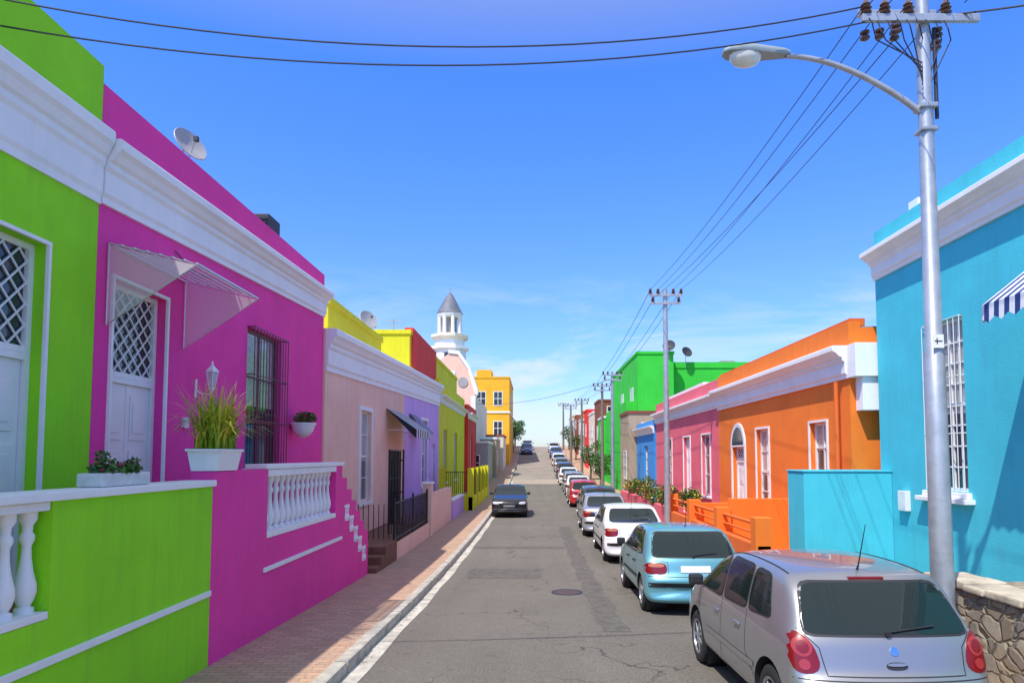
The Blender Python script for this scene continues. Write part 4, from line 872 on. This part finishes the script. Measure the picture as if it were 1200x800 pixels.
def car(kind,x,y,p,rot=0,name='parked_car',yaw=0):
    if kind not in TPL: TPL[kind]=build_car(kind)
    L=SP[kind]['L']; e=top(name,(x,y,0))
    ya,yb=y+SP[kind]['wy'][0],y+SP[kind]['wy'][1]
    pitch=math.atan2(gz(yb)-gz(ya),yb-ya)
    z=gz((ya+yb)/2)-math.tan(pitch)*((ya+yb)/2-y)
    if rot: e.location=(x,y+L,gz((ya+yb)/2)+math.tan(pitch)*L/2); e.rotation_euler=(-pitch,0,math.pi+yaw)
    else: e.location=(x,y,z+.003); e.rotation_euler=(pitch,0,yaw)
    for t in TPL[kind]:
        if y>45 and t.name.split('.')[0] in ('panel_gap','door_handle','antenna','rear_wiper','wiper_pivot','lamp_ring','fuel_flap','badge','tailgate_gap','sill_shade','pull_bar','roof_gutter'): continue
        o=t.copy(); o.parent=e; COL.objects.link(o)
        for i,sl in enumerate(o.material_slots):
            nm_=sl.material.name if sl.material else ''
            if (t.name.startswith('body') and i==0) or nm_=='paint_ref': sl.link='OBJECT'; sl.material=p
    return e
silver=paint('silver_grey',(.33,.325,.33),.6,.36); aqua=paint('aqua',(.15,.40,.45),.4,.35); white=paint('white',(.80,.79,.77),0,.3)
silver2=paint('silver',(.5,.49,.48),.6,.33); dark=paint('charcoal',(.05,.055,.065),.4,.3); red=paint('red',(.6,.02,.02),.1,.3); black=paint('black',(.012,.012,.014),.1,.25); blue=paint('blue',(.03,.08,.25),.3,.3)
car('hatch',2.83,5.25,silver,name='parked_hatchback',yaw=math.radians(1.0)); car('oldhatch',2.62,11.0,aqua,name='parked_hatchback')
car('sedan',2.62,17.2,white,name='parked_sedan'); car('sedan',2.5,23.2,silver2,name='parked_sedan',yaw=math.radians(-1)); car('hatch',2.85,29,dark,name='parked_hatchback')
car('hatch',2.75,36.5,red,name='parked_hatchback'); car('sedan',2.9,43,white,name='parked_sedan'); car('hatch',2.95,49,silver2,name='parked_hatchback')
car('sedan',2.9,55,white,name='parked_sedan'); car('hatch',2.9,62,dark,name='parked_hatchback'); car('sedan',2.9,69,silver2,name='parked_sedan'); car('hatch',2.9,77,white,name='parked_hatchback'); car('sedan',2.9,86,blue,name='parked_sedan'); car('hatch',2.9,96,white,name='parked_hatchback')
car('pickup',-1.08,30.5,black,rot=1,name='parked_pickup_truck')
car('sedan',-.9,92,blue,rot=1,name='parked_sedan'); car('hatch',-.9,101,white,rot=1,name='parked_hatchback')
for k,v in TPL.items():
    for t in v: 
        if t.users==0: bpy.data.objects.remove(t)
# ---------------------------------------------------------------- light, sky, camera
Sd=Vector((-.30,-.44,.845)).normalized()
sun=bpy.data.lights.new('sun','SUN'); sun.energy=5.0; sun.angle=math.radians(.5); sun.color=(1,.95,.87)
so=bpy.data.objects.new('sun',sun); so.rotation_euler=Sd.to_track_quat('Z','Y').to_euler(); so.location=(0,0,30); COL.objects.link(so)
w=bpy.data.worlds.new('World'); scene.world=w; w.use_nodes=True; nt=w.node_tree; bg=nt.nodes['Background']
sky=nn(nt,'ShaderNodeTexSky'); sky.sky_type='NISHITA'; sky.sun_disc=False; sky.sun_elevation=math.radians(57.7); sky.sun_rotation=math.radians(214)
sky.air_density=1.0; sky.dust_density=.6; sky.ozone_density=2.5
tc=nn(nt,'ShaderNodeTexCoord'); sx=nn(nt,'ShaderNodeSeparateXYZ'); nt.links.new(tc.outputs['Generated'],sx.inputs[0])
t1=mixc(nt,ramp(nt,sx.outputs[2],.0,.16),(1.0,1.05,1.25),(.78,1.10,1.6))
t2=mixc(nt,ramp(nt,sx.outputs[2],.16,.5),t1,(.55,1.12,2.25))
skc=mixc(nt,1.0,sky.outputs[0],t2,'MULTIPLY')
# overhead sky whitened and brightened, added as fill light for the shaded walls
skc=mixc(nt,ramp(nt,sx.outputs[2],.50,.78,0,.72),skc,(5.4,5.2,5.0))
mp=nn(nt,'ShaderNodeMapping'); mp.inputs['Scale'].default_value=(2.0,2.0,9); mp.inputs['Location'].default_value=(3.1,1.2,.4); nt.links.new(tc.outputs['Generated'],mp.inputs[0])
cl=ramp(nt,noise(nt,mp.outputs[0],1.5,8,.62,.7),.47,.70,0,.85)
fd=ramp(nt,sx.outputs[2],.12,.27,1,0)
c=mixc(nt,mul(nt,cl,fd),skc,(6.2,6.3,6.5))
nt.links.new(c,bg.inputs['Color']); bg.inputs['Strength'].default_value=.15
cam=bpy.data.cameras.new('camera'); co=bpy.data.objects.new('camera',cam); COL.objects.link(co); scene.camera=co
co.location=(0,0,EYE); co.rotation_euler=(math.radians(93.5),0,0); cam.lens=24; cam.sensor_width=36; cam.clip_end=5000; cam.clip_start=.05
cam.shift_x=-25/1200; cam.shift_y=86/1200
scene.view_settings.view_transform='Standard'; scene.view_settings.look='None'; scene.view_settings.exposure=0
